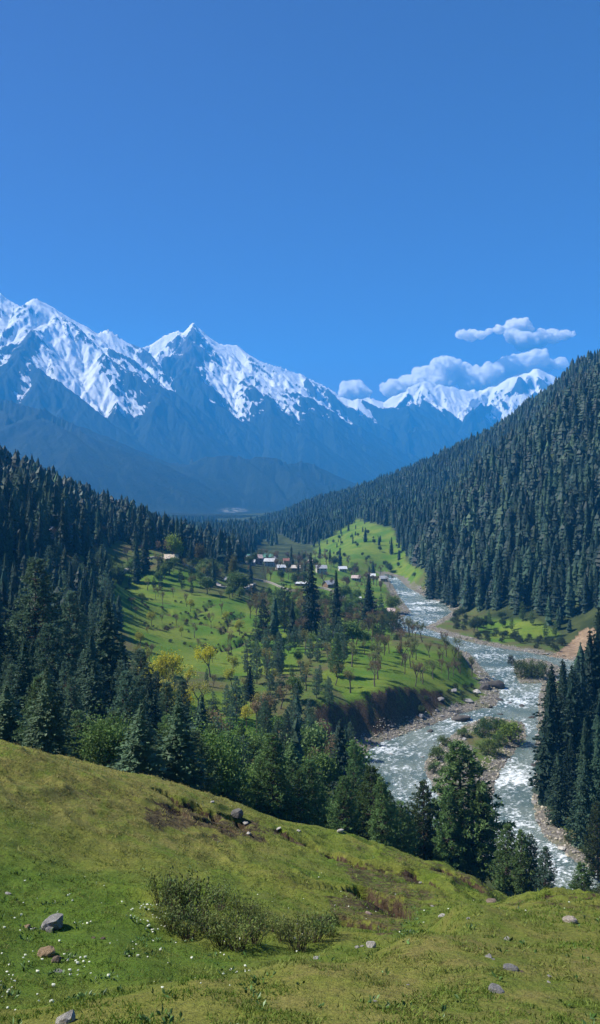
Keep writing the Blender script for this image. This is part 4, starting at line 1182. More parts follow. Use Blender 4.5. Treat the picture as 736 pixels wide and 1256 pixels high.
for _pts, _d, _l in LEDGES:
    for (ax_, ay_), (bx_, by_) in zip(_pts[:-1], _pts[1:]):
        L_ = math.hypot(bx_-ax_, by_-ay_)
        for q in np.arange(0, L_, 3.6):
            if _hg.random() < .62:
                k_ = q/L_; plant('bush', ax_+(bx_-ax_)*k_+_hg.normal(0, 2.2), ay_+(by_-ay_)*k_+_hg.normal(0, 2.2), _hg.uniform(.8, 2.1),
                    'low dark bush growing in a hedge line on a terrace edge of the meadow', 'hedge bushes on the terrace edges', [(.05,.075,.028),(.09,.07,.035)][int(_hg.random() < .35)], 1.0)
# far bank of the river
zone_fill([(495,712),(560,728),(570,760),(600,775),(690,788),(690,800),(560,780),(548,735)], 430, 900, 8, 64,
 [(3,'bush',(.040,.062,.026),1,'dense bush along the right bank'),(1,'leafy_mid',(.05,.08,.03),.9,'green leafy tree along the right bank',2.2)],
 '', 'right bank', (3.0, 5.0), 0, .8, 3.5, 4)
zone_fill([(590,755),(665,758),(690,785),(600,782)], 440, 640, 11, 65,
 [(2,'pine_mid',C_PINE,.8,'green pine on the clearing right of the river'),(1,'leafy_mid',(.05,.085,.03),.9,'green leafy tree on the clearing right of the river',.6)],
 '', 'clearing right of the river', (9, 15), 0, .6, 5)
zone_fill([(655,1000),(672,1020),(700,1045),(736,1060),(736,960),(665,900),(660,950)], 190, 300, 5.5, 66,
 [(2,'bush',(.07,.085,.025),1,'olive bush at the foot of the right-bank firs'),(1,'bush',(.11,.085,.04),1,'brown bush at the foot of the right-bank firs')],
 '', 'foot of the right-bank firs', (2.0, 4.0), 0, .5, 3, 2.5)
zone_fill([(670,850),(740,800),(790,850),(790,1040),(720,1035),(680,1010)], 205, 330, 8.5, 67,
 [(3,'fir_slim',C_DFIR,1.2,'dark fir filling the clump on the right bank'),(1,'fir_mid',C_FIR,1.2,'greener fir filling the clump on the right bank')],
 '', 'right-bank clump', (24, 36), 0, .8, 4, 4)
zone_fill([(395,670),(440,650),(480,655),(500,695),(520,712),(420,705)], 800, 1400, 20, 68,
 [(2,'leafy_mid',(.05,.08,.03),.8,'small round tree on the pale green slope'),(1,'bush',(.05,.075,.03),1,'dark bush on the pale green slope',.6)],
 '', 'pale green slope', (5, 9), 0, .5, 8)
print('plants', len(PLACED), round(time.time()-T0, 1))
# ------------------------------------------------------------------ rocks
def hit(u, v, y0=8, y1=900, n=500):
    ys = np.exp(np.linspace(math.log(y0), math.log(y1), n)); x = (u-U0)/F*ys; zl = ZC-(v-V0)/F*ys
    z = H(x, ys); k = np.argmax(z >= zl)
    if k == 0: return None
    a, b = zl[k-1]-z[k-1], zl[k]-z[k]; t = a/(a-b+1e-9)
    yy = ys[k-1]+(ys[k]-ys[k-1])*t; xx = (u-U0)/F*yy
    return xx, yy, float(H(np.array([xx]), np.array([yy]))[0])
def ico(sub):
    import bmesh
    bm = bmesh.new(); bmesh.ops.create_icosphere(bm, subdivisions=sub, radius=1)
    v = np.array([q.co[:] for q in bm.verts]); f = np.array([[q.index for q in p.verts] for p in bm.faces]); bm.free()
    return v, f
def rock_mesh(seed, sub, flat=.6):
    v, f = ico(sub); g = np.random.default_rng(seed)
    d = unit(v)
    for k in range(9):                       # planes cut flat faces
        n = unit(g.normal(0, 1, 3)); lim = g.uniform(.55, .85)
        q = d @ n; v = v-np.outer(np.maximum((v @ n)-lim, 0), n)
    v = v*(1+.10*fbm(v[:, 0]*2+seed, v[:, 1]*2+v[:, 2]*1.3, seed, 4))[:, None]
    v *= np.array([1, g.uniform(.65, .95), flat*g.uniform(.85, 1.15)])
    return v/np.abs(v[:, 0]).max(), f
def rock_mat():
    t = NT('stone'); oi = t.n('ShaderNodeObjectInfo'); pos = t.n('ShaderNodeTexCoord').outputs['Object']
    n = t.noise(pos, 2.2, 8, .7); n2 = t.noise(pos, 9, 5, .7)
    k = t.ramp(n, .3, .7, .55, 1.35)
    c = t.n('ShaderNodeHueSaturation', {'Color': oi.outputs['Color'], 'Value': k}).outputs[0]
    c = t.mix(t.ramp(n2, .55, .7, 0, .6), c, (.07, .065, .055))
    return t.pbr(c, .9, t.bump(t.math('ADD', n, t.math('MULTIPLY', n2, .4)), .9, .18), .2)
M_ROCK = rock_mat()
RKH = [mesh_np('rock', *rock_mesh(600+i, 4), [M_ROCK]) for i in range(5)]
RKL = [mesh_np('boulder', *rock_mesh(620+i, 2), [M_ROCK]) for i in range(6)]
GREY = (.27, .26, .25); TAN = (.38, .27, .17); PALE = (.50, .47, .42); BRN = (.20, .15, .11); WET = (.075, .068, .062)
def rock(x, y, z, w_, col, label, group=None, hf=.8, hi=True, name='rock', sink=.25):
    me = rnd.choice(RKH if hi else RKL)
    o = link(name, me, None, label=label, category='rock' if name == 'rock' else 'boulder')
    if group: o['group'] = group
    o.scale = (w_/2, w_/2, w_/2*hf/.6*.75); o.location = (x, y, z+w_*hf*.25-w_*sink*.3)
    o.rotation_euler = (rnd.uniform(-.25, .25), rnd.uniform(-.25, .25), rnd.uniform(0, 6.28))
    k = rnd.uniform(.85, 1.15); o.color = (col[0]*k, col[1]*k, col[2]*k, 1)
    return o
ROCKS = [
 (66,1139,30,GREY,1.0,'largest grey boulder on the grass at bottom left'),(61,1143,13,GREY,.8,'small grey stone leaning on the largest grey boulder'),
 (58,1172,24,TAN,.95,'tan boulder on the grass below the largest grey boulder'),(69,1180,15,BRN,.9,'brown stone touching the tan boulder'),(71,1192,13,GREY,.4,'flat grey stone below the tan boulder'),
 (33,1137,11,TAN,.5,'flat tan stone left of the largest grey boulder'),(42,1139,7,PALE,.5,'tiny pale stone beside the largest grey boulder'),(10,1096,8,PALE,.5,'white stone near the left edge'),
 (456,1162,14,PALE,1.0,'pale stone at the foot of the gully'),(438,1163,6,PALE,.8,'small white stone left of the pale gully stone'),(444,1161,5,PALE,.8,'tiny white stone against the pale gully stone'),
 (387,1176,9,PALE,.4,'flat pale stone right of the dark shrubs'),(452,1121,8,(.45,.33,.27),.7,'pinkish stone on the dark soil of the gully'),(543,1124,11,PALE,.45,'pale flat stone above the gully on the near knoll'),
 (622,1153,10,PALE,.6,'pale stone at the middle of the near knoll'),(599,1174,11,PALE,.4,'pale flat stone in the middle of the knoll'),(605,1177,6,GREY,.4,'small grey stone touching a pale flat one on the knoll'),
 (626,1189,19,GREY,.6,'grey slab-like stone on the near knoll'),(609,1216,20,GREY,.65,'lowest grey stone on the near knoll'),(674,1198,6,PALE,.6,'small white stone at lower right, upper one of two'),(673,1205,6,PALE,.6,'small white stone at lower right, lower one of two'),
 (699,1131,17,(.42,.36,.30),.7,'jagged pale stone near the right edge'),(602,1106,13,BRN,.5,'brown stone on the edge of the near knoll'),(80,1256,28,PALE,.8,'big pale stone cut by the bottom edge'),
 (115,1151,6,BRN,.6,'small brown stone on the bright grass'),(126,1152,7,BRN,.6,'second small brown stone on the bright grass'),(418,1021,9,PALE,.9,'pale stone on the skyline of the slope'),
 (291,1002,15,(.16,.15,.14),1.0,'dark grey boulder on the bare soil scar'),(301,1010,8,PALE,.8,'pale stone on the bare soil scar'),(305,1023,7,PALE,.8,'pale stone below the bare soil scar'),
 (393,1009,9,GREY,.7,'grey stone on the crest before the leafy belt'),(260,984,6,PALE,.6,'pale stone near the crest above the soil scar'),(342,1017,8,PALE,.5,'flat pale stone between the scar and the skyline'),
 (366,1019,6,PALE,.5,'small pale stone right of the flat pale one'),(530,1112,5,PALE,.6,'white stone in the gully head'),(515,1083,5,PALE,.6,'white stone on the terraced slope'),(575,1127,6,PALE,.5,'small white stone near the knoll edge'),
 (460,1228,6,PALE,.4,'small flat white stone near the bottom middle'),(500,1208,5,PALE,.4,'small white stone on the lower knoll'),(640,1192,6,BRN,.5,'brown stone beside the grey slab-like stone'),
]
for (u, v, w_, c, hf, lab) in ROCKS:
    h_ = hit(u, min(v, 1254), 8, 120)
    if h_ is None: print('norock', lab); continue
    x, y, z = h_
    rock(x, y, z, w_/F*y*1.05, c, lab, None, hf)
# boulders in and along the river
BL = [(607,843,26,'large dark boulder at the tip of the riverside meadow'),(594,847,20,'dark boulder left of the large one at the meadow tip'),(612,858,12,'round wet boulder below the large dark one'),(575,864,14,'grey boulder below the meadow bank'),
 (556,860,13,'grey boulder on the gravel under the meadow bank'),(565,882,26,'long flat dark rock awash in the left channel'),(527,897,12,'dark rock awash in the left channel'),(640,866,9,'wet dark rock in the main channel above the island'),
 (613,876,8,'small wet rock at the head of the island'),(652,880,11,'dark rock near the right bank across from the island'),(480,925,8,'small rock in the rapids of the left channel'),(625,862,8,'small dark rock in midstream below the meadow tip'),
 (540,870,12,'brown boulder on the left gravel shore'),(516,884,11,'brown boulder by the left shoreline'),(585,853,14,'pale boulder among the dark ones at the meadow tip'),(660,1008,9,'grey boulder on the right bank under the firs'),(690,1042,12,'pale boulder on the right bank near the bottom'),
 (655,985,10,'brown boulder at the foot of the right bank firs')]
for u, v, w_, lab in BL:
    x, y = river_pt(u, v)
    rock(x, y, max(float(H(np.array([x]), np.array([y]))[0]), zr(y)-.3), w_/F*y, PALE if 'pale' in lab else WET if ('dark' in lab or 'wet' in lab) else GREY, lab, None, .6, True, 'boulder')
g = np.random.default_rng(77)
cx = g.uniform(20, 200, 60000); cy_ = g.uniform(190, 760, 60000)
d = river_sdf(cx, cy_); u_, v_ = proj(cx, cy_, zr(cy_))
leftish = (u_ > 440) & (u_ < 620) & (v_ > 830) & (v_ < 940)
p = np.where(np.abs(d-1.5) < 5, .09, 0)*np.where(leftish, 3.0, 1)+np.where(d < -4, .006, 0)
ok = (g.random(60000) < p) & (u_ > 430) & (u_ < 745)
cx, cy_, dd = cx[ok][:260], cy_[ok][:260], d[ok][:260]
cz = H(cx, cy_)
for x, y, z, q in zip(cx, cy_, cz, dd):
    rock(x, y, max(z, zr(y)-.2), float(g.choice([.9, 1.2, 1.7, 2.6], p=[.4, .3, .2, .1])), WET if q < 0 and g.random() < .6 else (GREY if g.random() < .6 else (.33, .27, .21)), 'grey or brown boulder lying along the edge of the river', 'boulders along the river', .6, False, 'boulder')
# shingle: small stones nobody could count
def shingle():
    v0, f0 = ico(1)
    g = np.random.default_rng(78); n = 400000
    x = g.uniform(15, 240, n); y = g.uniform(185, 760, n)
    d = river_sdf(x, y); ok = (d > -1.5) & (d < 6+2*noise(x/9, y/9, 3)); x, y = x[ok][:15000], y[ok][:15000]
    z = H(x, y); n = len(x); s = g.choice([.18, .28, .45], n, p=[.4, .4, .2])*g.uniform(.7, 1.3, n)
    v = v0[None]*s[:, None, None]*g.uniform(.6, 1.1, (n, len(v0), 1))*[1, 1, .7]+np.stack([x, y, z+s*.2], 1)[:, None]
    f = f0[None]+(np.arange(n)*len(v0))[:, None, None]
    t = NT('shingle'); at = t.attr('tint', 'Color')
    m = mesh_np('shingle', v.reshape(-1, 3), f.reshape(-1, 3), [t.pbr(at, .9)])
    c = np.array([(.30, .27, .23)])*g.uniform(.45, 1.5, (n, 1)); c[:, 2] *= g.uniform(.8, 1.05, n)
    add_attr(m, 'tint', np.repeat(c, len(v0), 0))
    link('shingle', m, kind='stuff', label='grey and brown shingle along the banks of the river')
shingle()

# ------------------------------------------------------------------ foreground shrubs
SH = [(199,30.5,1.23,'outermost left shrub of the dark heath cluster'),(216,29.5,1.72,'tallest dark heath shrub, at the upper left of the cluster'),(240,29.8,1.64,'tall heath shrub right of the tallest one'),(208,28.2,1.07,'low heath shrub in front of the tallest one'),
 (228,27.6,1.23,'heath shrub in front of the two tallest'),(252,28.4,1.23,'heath shrub between the tall pair and the middle group'),(272,27.0,1.23,'heath shrub at the lower middle of the cluster'),(292,26.4,1.31,'heath shrub lowest in the middle of the cluster'),
 (312,27.2,1.15,'heath shrub right of the lowest one'),(270,31.5,1.23,'lone thin shrub standing above the middle of the cluster'),(298,30.2,1.23,'bushy shrub above the middle right of the cluster'),(320,30.6,0.90,'small shrub above the gap in the cluster'),
 (348,28.6,0.98,'left shrub of the right-hand group'),(366,27.6,1.23,'lowest shrub of the right-hand group'),(385,28.6,1.23,'widest shrub of the right-hand group'),(404,29.4,0.82,'outermost right shrub of the heath cluster'),(335,29.8,0.82,'small shrub linking the two heath groups')]
for u, D, h_, lab in SH:
    x, y, _ = P(u, 0, D)
    plant('heath', x, y, h_, lab+' on the near slope' if len(lab.split()) < 12 else lab, None, C_HEATH, 1.15, None, .25)

# ------------------------------------------------------------------ grass, weeds and flowers on the near hill
def near_points(n, y0, y1, seed, umin=-60, umax=800, pw=1.0):
    g = np.random.default_rng(seed)
    y = y0*(y1/y0)**(g.random(n)**pw); x = (g.uniform(umin, umax, n)-U0)/F*y
    z = H(x, y); return x, y, z, g
def tufts():
    x, y, z, g = near_points(70000, 9, 72, 81)
    cl = fbm(x/1.3, y/1.3, 82, 3)+.4*fbm(x/.4, y/.4, 83, 2); ok = cl > -.10+.35*g.random(len(x)); x, y, z = x[ok], y[ok], z[ok]; n = len(x)
    nb = 4
    X_ = np.repeat(x, nb)+g.normal(0, .06, n*nb); Y_ = np.repeat(y, nb)+g.normal(0, .06, n*nb); Z_ = np.repeat(z, nb)-.01
    L = g.uniform(.035, .12, n*nb)*(0.7+.8*np.repeat(smooth(10, 60, y), nb)); a = g.uniform(0, 6.28, n*nb); w_ = L*.16+.003
    b0 = np.stack([X_-np.cos(a)*w_, Y_-np.sin(a)*w_, Z_], 1); b1 = np.stack([X_+np.cos(a)*w_, Y_+np.sin(a)*w_, Z_], 1)
    tip = np.stack([X_+g.normal(0, .6, n*nb)*L, Y_+g.normal(0, .6, n*nb)*L, Z_+L], 1)
    V = np.stack([b0, b1, tip], 1).reshape(-1, 3)
    t = NT('grass_blades'); at = t.attr('tint', 'Color')
    b = t.n('ShaderNodeBsdfPrincipled', {'Base Color': at, 'Roughness': .7, 'Specular IOR Level': .2}); tr = t.n('ShaderNodeBsdfTranslucent', {'Color': at})
    t.out(t.n('ShaderNodeMixShader', {0: .3, 1: b.outputs[0], 2: tr.outputs[0]}).outputs[0])
    m = mesh_np('grass', V, np.arange(len(V)).reshape(-1, 3), [t.m])
    u_, v_ = proj(X_, Y_, Z_)
    dr = np.clip(smooth(30, 50, Y_)*smooth(420, 150, u_)+.2+fbm(X_/5, Y_/5, 91, 3)*.7, 0, 1)[:, None]
    c = (np.array([(.11, .18, .022)])*(1-dr)+np.array([(.27, .24, .075)])*dr)*g.uniform(.6, 1.4, (n*nb, 1))
    add_attr(m, 'tint', np.repeat(c, 3, 0))
    link('grass', m, kind='stuff', label='short grazed grass covering the near hillside')
tufts()
def weeds():
    x, y, z, g = near_points(16000, 11, 70, 84)
    u_, v_ = proj(x, y, z)
    dens = smooth(.12, .35, fbm(x/1.5, y/1.5, 85, 3))*(.25+.75*smooth(330, 60, u_)*smooth(1080, 1120, v_))+.4*smooth(60, 20, np.hypot(u_-200, (v_-1140)*1.5))+.5*smooth(30, 10, np.hypot(u_-500, v_-1135))+.5*smooth(28, 8, np.hypot((u_-50)*.6, (v_-1070)*1.5))
    ok = g.random(len(x)) < dens*.5; x, y, z = x[ok], y[ok], z[ok]; n = len(x); nb = 7
    a = g.uniform(0, 6.28, n*nb); el = g.uniform(.3, 1.1, n*nb); r = g.uniform(.03, .11, n*nb)
    c = np.stack([np.repeat(x, nb)+np.cos(a)*r, np.repeat(y, nb)+np.sin(a)*r, np.repeat(z, nb)+r*.8], 1)
    d = np.stack([np.cos(a)*np.cos(el), np.sin(a)*np.cos(el), np.sin(el)], 1)
    V, Fc = sprays(c, d, r*1.3, r*.6, g, .2)
    t = NT('weed_leaves'); at = t.attr('tint', 'Color')
    m = mesh_np('weeds', V, Fc, [t.pbr(at, .5, None, .4)])
    add_attr(m, 'tint', np.repeat(np.array([(.060, .125, .022)])*g.uniform(.5, 1.5, (n*nb, 1)), 4, 0))
    link('weeds', m, kind='stuff', label='low broad-leaved weeds growing in patches on the near hillside')
    # white flowers / bleached litter
    x, y, z, g = near_points(9000, 12, 45, 86, -30, 330)
    u_, v_ = proj(x, y, z)
    dens = .10*smooth(1070, 1120, v_)*smooth(1240, 1190, v_)*(smooth(.0, .3, fbm(x/2, y/2, 87, 3))*1.6+.12)+.8*smooth(26, 8, np.hypot((u_-185)*.8, v_-1128))+.5*smooth(20, 6, np.hypot(u_-95, (v_-1188)))+.3*smooth(22, 6, np.hypot(u_-5, (v_-1225)*.6))
    ok = g.random(len(x)) < dens*.55; x, y, z = x[ok], y[ok], z[ok]; n = len(x)
    x2, y2, z2, g2 = near_points(260, 26, 60, 88, 330, 736)
    x = np.concatenate([x, x2[:60]]); y = np.concatenate([y, y2[:60]]); z = np.concatenate([z, z2[:60]]); n = len(x)
    v0, f0 = ico(1); s = g.uniform(.018, .055, n)
    v = v0[None]*s[:, None, None]*g.uniform(.6, 1.2, (n, len(v0), 1))*[1, 1, .6]+np.stack([x, y, z+.05], 1)[:, None]
    f = f0[None]+(np.arange(n)*len(v0))[:, None, None]
    t = NT('white_petals'); t.pbr((.55, .57, .45), .7)
    link('white_flowers', mesh_np('white_flowers', v.reshape(-1, 3), f.reshape(-1, 3), [t.m]), kind='stuff', label='scattered small white flowers and pebbles in the near grass')
weeds()
# ------------------------------------------------------------------ village
def box(x0, x1, y0, y1, z0, z1):
    v = np.array([(x, y, z) for z in (z0, z1) for x, y in ((x0, y0), (x1, y0), (x1, y1), (x0, y1))], float)
    q = [(0, 3, 2, 1), (4, 5, 6, 7), (0, 1, 5, 4), (1, 2, 6, 5), (2, 3, 7, 6), (3, 0, 4, 7)]
    return v, np.array([t for a in q for t in ((a[0], a[1], a[2]), (a[0], a[2], a[3]))])
def tinted(name, rough, metal=0.0, sc=.8, corr=False):
    t = NT(name); oi = t.n('ShaderNodeObjectInfo'); pos = t.n('ShaderNodeTexCoord').outputs['Object']
    n = t.noise(pos, sc, 6, .7)
    c = t.n('ShaderNodeHueSaturation', {'Color': oi.outputs['Color'], 'Value': t.ramp(n, .3, .7, .65, 1.25)}).outputs[0]
    c = t.mix(t.ramp(t.noise(pos, sc*2.3, 5, .7), .58, .72, 0, .5), c, (.16, .09, .05))
    nrm = None
    if corr:
        wv = t.n('ShaderNodeTexWave', {'Vector': pos, 'Scale': 3.0}, bands_direction='X').outputs['Fac']; nrm = t.bump(wv, .5, .05)
    return t.pbr(c, rough, nrm, .4, Metallic=metal)
M_ROOF = tinted('tin_roof', .5, .15, .4, True); M_WALL = tinted('house_wall', .9); M_PANE = NT('window_glass').pbr((.03, .04, .05), .15, None, .5); M_DOOR = tinted('door_wood', .8)
def house_protos():
    out = []
    for (w_, d_, h_, rh) in ((8, 6, 3.2, 2.2), (10, 7, 5.6, 2.6), (16, 6, 3.0, 1.6)):
        wx, wy = w_/2, d_/2
        wv, wf_ = box(-wx, wx, -wy, wy, -1.5, h_)
        gb = np.array([(-wx, -wy, h_), (-wx, wy, h_), (-wx, 0, h_+rh-.15), (wx, -wy, h_), (wx, wy, h_), (wx, 0, h_+rh-.15)], float)
        gf = np.array([(0, 2, 1), (3, 4, 5)])
        wall = mesh_np('wall', *join([(wv, wf_), (gb, gf)]), [M_WALL])
        ov = .7; rp = []
        for sg in (-1, 1):
            e0 = np.array([0, 0, h_+rh]); sl_ = rh/wy
            a = [(-wx-ov, 0, h_+rh), (wx+ov, 0, h_+rh), (wx+ov, sg*(wy+ov), h_+rh-sl_*(wy+ov)), (-wx-ov, sg*(wy+ov), h_+rh-sl_*(wy+ov))]
            v = np.array(a+[(p_[0], p_[1], p_[2]+.14) for p_ in a], float)
            q = [(0, 1, 2, 3), (7, 6, 5, 4), (0, 4, 5, 1), (1, 5, 6, 2), (2, 6, 7, 3), (3, 7, 4, 0)]
            rp.append((v, np.array([t for k in q for t in ((k[0], k[1], k[2]), (k[0], k[2], k[3]))])))
        roof = mesh_np('roof', *join(rp), [M_ROOF])
        wins = []
        for fl in range(1 if h_ < 5 else 2):
            for xx in np.linspace(-wx+1.6, wx-1.6, 3 if w_ < 12 else 5):
                if fl == 0 and abs(xx) < .6: continue
                fr = box(xx-.6, xx+.6, -wy-.06, -wy+.02, 1.0+fl*2.7, 2.2+fl*2.7); pn = box(xx-.48, xx+.48, -wy-.09, -wy-.055, 1.12+fl*2.7, 2.08+fl*2.7)
                wins.append((mesh_np('window', *fr, [M_DOOR]), mesh_np('pane', *pn, [M_PANE])))
        door = mesh_np('door', *box(-.5, .5, -wy-.07, -wy+.02, -.2, 2.0), [M_DOOR])
        chim = mesh_np('chimney', *box(wx*.4, wx*.4+.6, .5, 1.1, h_+rh*.4, h_+rh+.8), [M_WALL])
        out.append((wall, roof, wins, door, chim))
    return out
HP = house_protos()
def house(u, v, D, k, rot, roofc, wallc, label, sc=1.0, name='village_house', cat='house', grp='houses of the valley village'):
    x, y, zz = P(u, v, D); z = float(H(np.array([x]), np.array([y]))[0])
    wall, roof, wins, door, chim = HP[k]
    e = link(name, None, None, label=label, category=cat, group=grp); e.location = (x, y, z); e.rotation_euler = (0, 0, math.radians(rot)); e.scale = (sc,)*3
    a = link('wall', wall, e); a.color = (*wallc, 1); b = link('roof', roof, e); b.color = (*roofc, 1)
    c = link('chimney', chim, b); c.color = (*wallc, 1)
    dd = link('door', door, e); dd.color = (.12, .07, .04, 1)
    for f_, p_ in wins:
        w__ = link('window', f_, e); w__.color = (.25, .18, .12, 1); link('pane', p_, w__)
WHT = (.72, .74, .76); GRY = (.42, .43, .45); PNK = (.46, .36, .34); GRN = (.10, .26, .17); BRW = (.24, .15, .10); STN = (.34, .30, .26); CRM = (.5, .46, .40); RED = (.32, .14, .10)
HS = [(210,683,590,0,12,(.62,.52,.42),BRW,'hut with a pale roof on the left hill below the bright green tree',1.1),
 (57,692,470,0,-20,GRY,STN,'hut with a grey roof half hidden among the firs on the left hill',1.0),
 (319,688,900,2,6,GRN,GRY,'long building with a green roof at the back left of the village',1.7),
 (314,699,820,1,18,PNK,(.30,.2,.18),'two-storey house with a pinkish roof below the green-roofed building',1.15),
 (331,705,800,1,-12,GRY,CRM,'grey-roofed house right of the pinkish-roofed one',1.0),(344,712,760,0,20,WHT,STN,'small house with a bright white roof left of the tall fir',1.0),
 (363,710,780,0,-8,CRM,BRW,'cream-roofed house left of the tall valley fir',1.0),(371,724,680,2,3,WHT,BRW,'low shed with a long white roof left of the tall valley fir',.75),
 (394,709,800,1,10,GRY,CRM,'two-storey grey-roofed house right of the tall valley fir',1.0),(404,721,690,0,38,GRY,BRW,'brown hut with a steep grey gable right of the tall valley fir',1.15),
 (432,729,620,2,2,WHT,RED,'long shed with a wide white roof, nearest of the village',.82),(437,712,800,0,-18,PNK,STN,'pinkish hut behind the long white-roofed shed',1.0),
 (300,693,880,0,10,WHT,CRM,'white-roofed hut at the left end of the village',1.0),(306,683,960,0,-15,GRY,CRM,'grey-roofed hut highest at the left of the village',1.1),
 (334,694,930,0,25,GRY,STN,'hut with a dull grey roof right of the green-roofed building',1.0),(383,703,880,0,-22,PNK,CRM,'pinkish hut behind the tall valley fir',1.0),
 (308,705,770,0,-10,GRY,PNK,'lowest hut at the left end of the village',.95),(470,718,830,0,15,GRY,STN,'grey hut at the right end of the village near the river',1.0),
 (456,713,860,0,-6,WHT,STN,'small white-roofed hut near the right end of the village',.9),(352,700,900,0,8,RED,STN,'small reddish-roofed hut in the middle of the village',1.0),
 (479,748,600,0,-12,PNK,STN,'pinkish hut by the river bend below the village',.8),(282,709,600,0,-30,GRY,STN,'hut beside the pale bend of the road left of the village',.9),
 (420,706,860,0,12,WHT,CRM,'white-roofed hut at the foot of the green slope',1.0)]
for a in HS: house(*a)
# retaining wall below the village, and the road
def ribbon(pts, w_, n=60, lift=.12):
    pts = np.array(pts); t = np.linspace(0, len(pts)-1, n); x = np.interp(t, range(len(pts)), pts[:, 0]); y = np.interp(t, range(len(pts)), pts[:, 1])
    k = np.ones(5)/5; x[2:-2] = np.convolve(x, k, 'valid'); y[2:-2] = np.convolve(y, k, 'valid')
    dx = np.gradient(x); dy = np.gradient(y); L = np.hypot(dx, dy); nx, ny = -dy/L, dx/L
    return x, y, nx*w_/2, ny*w_/2
def road(name, pts, w_):
    x, y, nx, ny = ribbon([(P(*p)[0], P(*p)[1]) for p in pts], w_)
    z = H(x, y)+.35; z2 = np.minimum(H(x+nx, y+ny), z)-1.5
    V = np.concatenate([np.stack([x-nx, y-ny, z], 1), np.stack([x+nx, y+ny, z], 1), np.stack([x-nx*1.3, y-ny*1.3, z-3], 1), np.stack([x+nx*1.3, y+ny*1.3, z-3], 1)])
    n = len(x); i = np.arange(n-1)
    q = np.concatenate([np.stack([i, i+1, i+1+n, i+n], 1), np.stack([i+2*n, i+2*n+1, i+1, i], 1), np.stack([i+n, i+n+1, i+3*n+1, i+3*n], 1)])
    link(name, mesh_np(name, V, q, [M_ROAD]), kind='structure')
_t = NT('dirt_road'); _p = _t.geo('Position')
M_ROAD = _t.pbr(_t.mix(_t.ramp(_t.noise(_p, .8, 5, .7), .35, .65), (.26, .23, .20), (.45, .42, .38)), .95)
road('road', [(100,694,500),(120,690,520),(150,688,560),(185,686,600),(215,689,600),(240,690,600),(252,695,590),(262,704,570),(272,711,560),(290,712,590),(310,714,660)], 5)
def stone_wall(pts, h_, label):
    x, y, nx, ny = ribbon([(P(*p)[0], P(*p)[1]) for p in pts], 1.0, 40)
    z = H(x, y)
    V = np.concatenate([np.stack([x-nx, y-ny, z-1.5], 1), np.stack([x+nx, y+ny, z-1.5], 1), np.stack([x-nx, y-ny, z+h_], 1), np.stack([x+nx, y+ny, z+h_], 1)])
    n = len(x); i = np.arange(n-1)
    q = np.concatenate([np.stack([i, i+1, i+1+2*n, i+2*n], 1), np.stack([i+2*n, i+2*n+1, i+3*n+1, i+3*n], 1), np.stack([i+3*n, i+3*n+1, i+n+1, i+n], 1), [[0, 2*n, 3*n, n]], [[n-1, 2*n-1, 4*n-1, 3*n-1]]])
    t = NT('dry_stone'); p_ = t.geo('Position')
    v_ = t.n('ShaderNodeTexVoronoi', {'Vector': p_, 'Scale': 1.4}).outputs['Color']
    m = t.pbr(t.mix(t.ramp(t.noise(p_, 1.2, 5, .7), .35, .65), (.18, .16, .14), (.42, .39, .35)), .95)
    link('stone_wall', mesh_np('stone_wall', V, q, [m]), label=label, category='wall')
stone_wall([(300,715,680),(330,719,680),(360,727,640),(400,729,640),(440,735,600),(470,734,640)], 1.6, 'pale stone retaining wall running below the village houses')
print('village', round(time.time()-T0, 1))
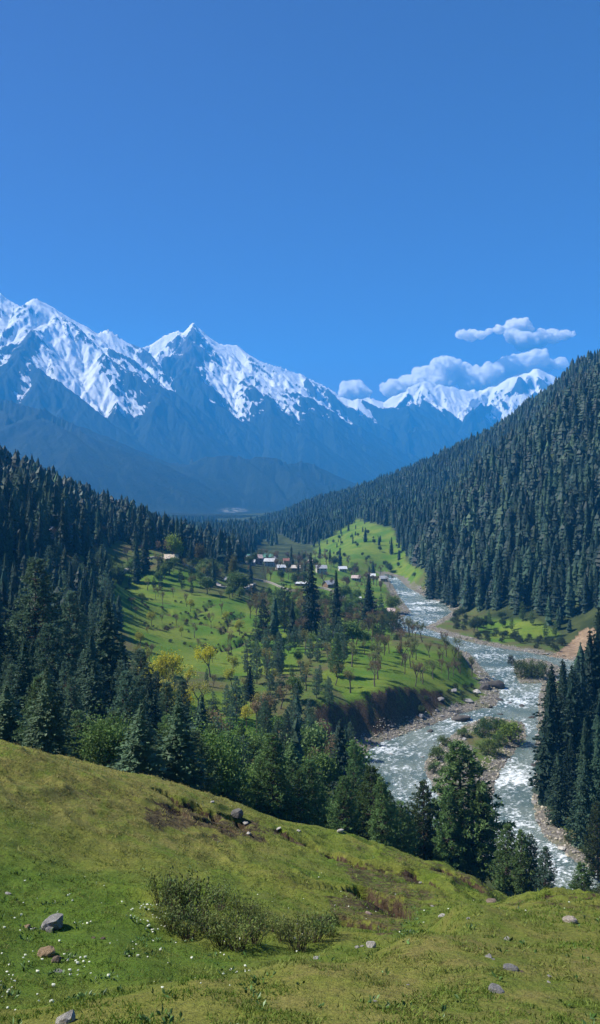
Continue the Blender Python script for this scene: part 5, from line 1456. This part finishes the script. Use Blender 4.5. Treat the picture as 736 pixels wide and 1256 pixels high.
# ------------------------------------------------------------------ clouds
def cloud_mat():
    t = NT('cloud'); pos = t.geo('Position')
    n = t.n('ShaderNodeTexNoise', {'Vector': pos, 'Scale': .013, 'Detail': 6.0, 'Roughness': .62}).outputs['Fac']
    d = t.ramp(n, .40, .50, 0, 0.05)
    v = t.n('ShaderNodeVolumePrincipled', {'Color': (1, 1, 1), 'Density': d, 'Anisotropy': 0.2})
    t.out(None, v.outputs[0]); return t.m
M_CL = cloud_mat()
def cloud(puffs, Y_, label, seed):
    g = np.random.default_rng(seed); v0, f0 = ico(3); v1, f1 = ico(2); ps = []
    for (u, v, r) in puffs:
        x, y, z = P(u, v, Y_+g.uniform(-150, 150)); R_ = r/F*Y_*1.12
        q = v0*R_*np.array([1, .8, .85]); q = q*(1+.18*fbm(v0[:, 0]*1.7+seed+u, v0[:, 1]*1.7+v0[:, 2]*1.7, seed, 3))[:, None]
        ps.append((q+[x, y, z], f0))
        for k in range(16):
            dn = unit(g.normal(0, 1, 3)); dn[2] = abs(dn[2])*.9-.15; rs = R_*g.uniform(.22, .48)
            ps.append((v1*rs*(1+.15*g.normal(0, 1, (len(v1), 1)))+dn*R_*g.uniform(.75, 1.05)+[x, y, z], f1))
    m = mesh_np('cloud', *join(ps), [M_CL])
    o = link('cloud', m, None, label=label, category='cloud')
    md = o.modifiers.new('fuse', 'REMESH'); md.mode = 'VOXEL'; md.voxel_size = 16; md.use_smooth_shade = True
CY = 12100
cloud([(566,411,6),(577,412,8),(590,411,6),(600,407,4)], CY, 'small white cloud wisp, leftmost of those above the snowy range', 1)
cloud([(612,405,6),(630,401,9),(640,399,9),(648,404,6),(630,413,10),(645,418,12),(662,416,11),(678,414,9),(692,411,7),(702,410,4),(640,424,8),(655,424,8)], CY+1500, 'broken white cloud floating highest over the right mountain slope', 2)
cloud([(480,478,11),(500,472,13),(520,464,15),(538,455,13),(549,449,13),(560,457,15),(580,464,14),(600,461,14),(620,452,14),(635,448,13),(652,442,12),(663,438,10),(670,448,10),(688,446,8),(540,470,16),(580,476,14),(620,468,14),(500,484,12),(650,458,12)], CY, 'long bank of white cumulus resting behind the right snowy range', 3)
cloud([(433,478,12),(424,482,9),(444,483,9),(436,486,10)], CY, 'small white cloud behind the low end of the central ridge', 4)
print('done', round(time.time()-T0, 1))
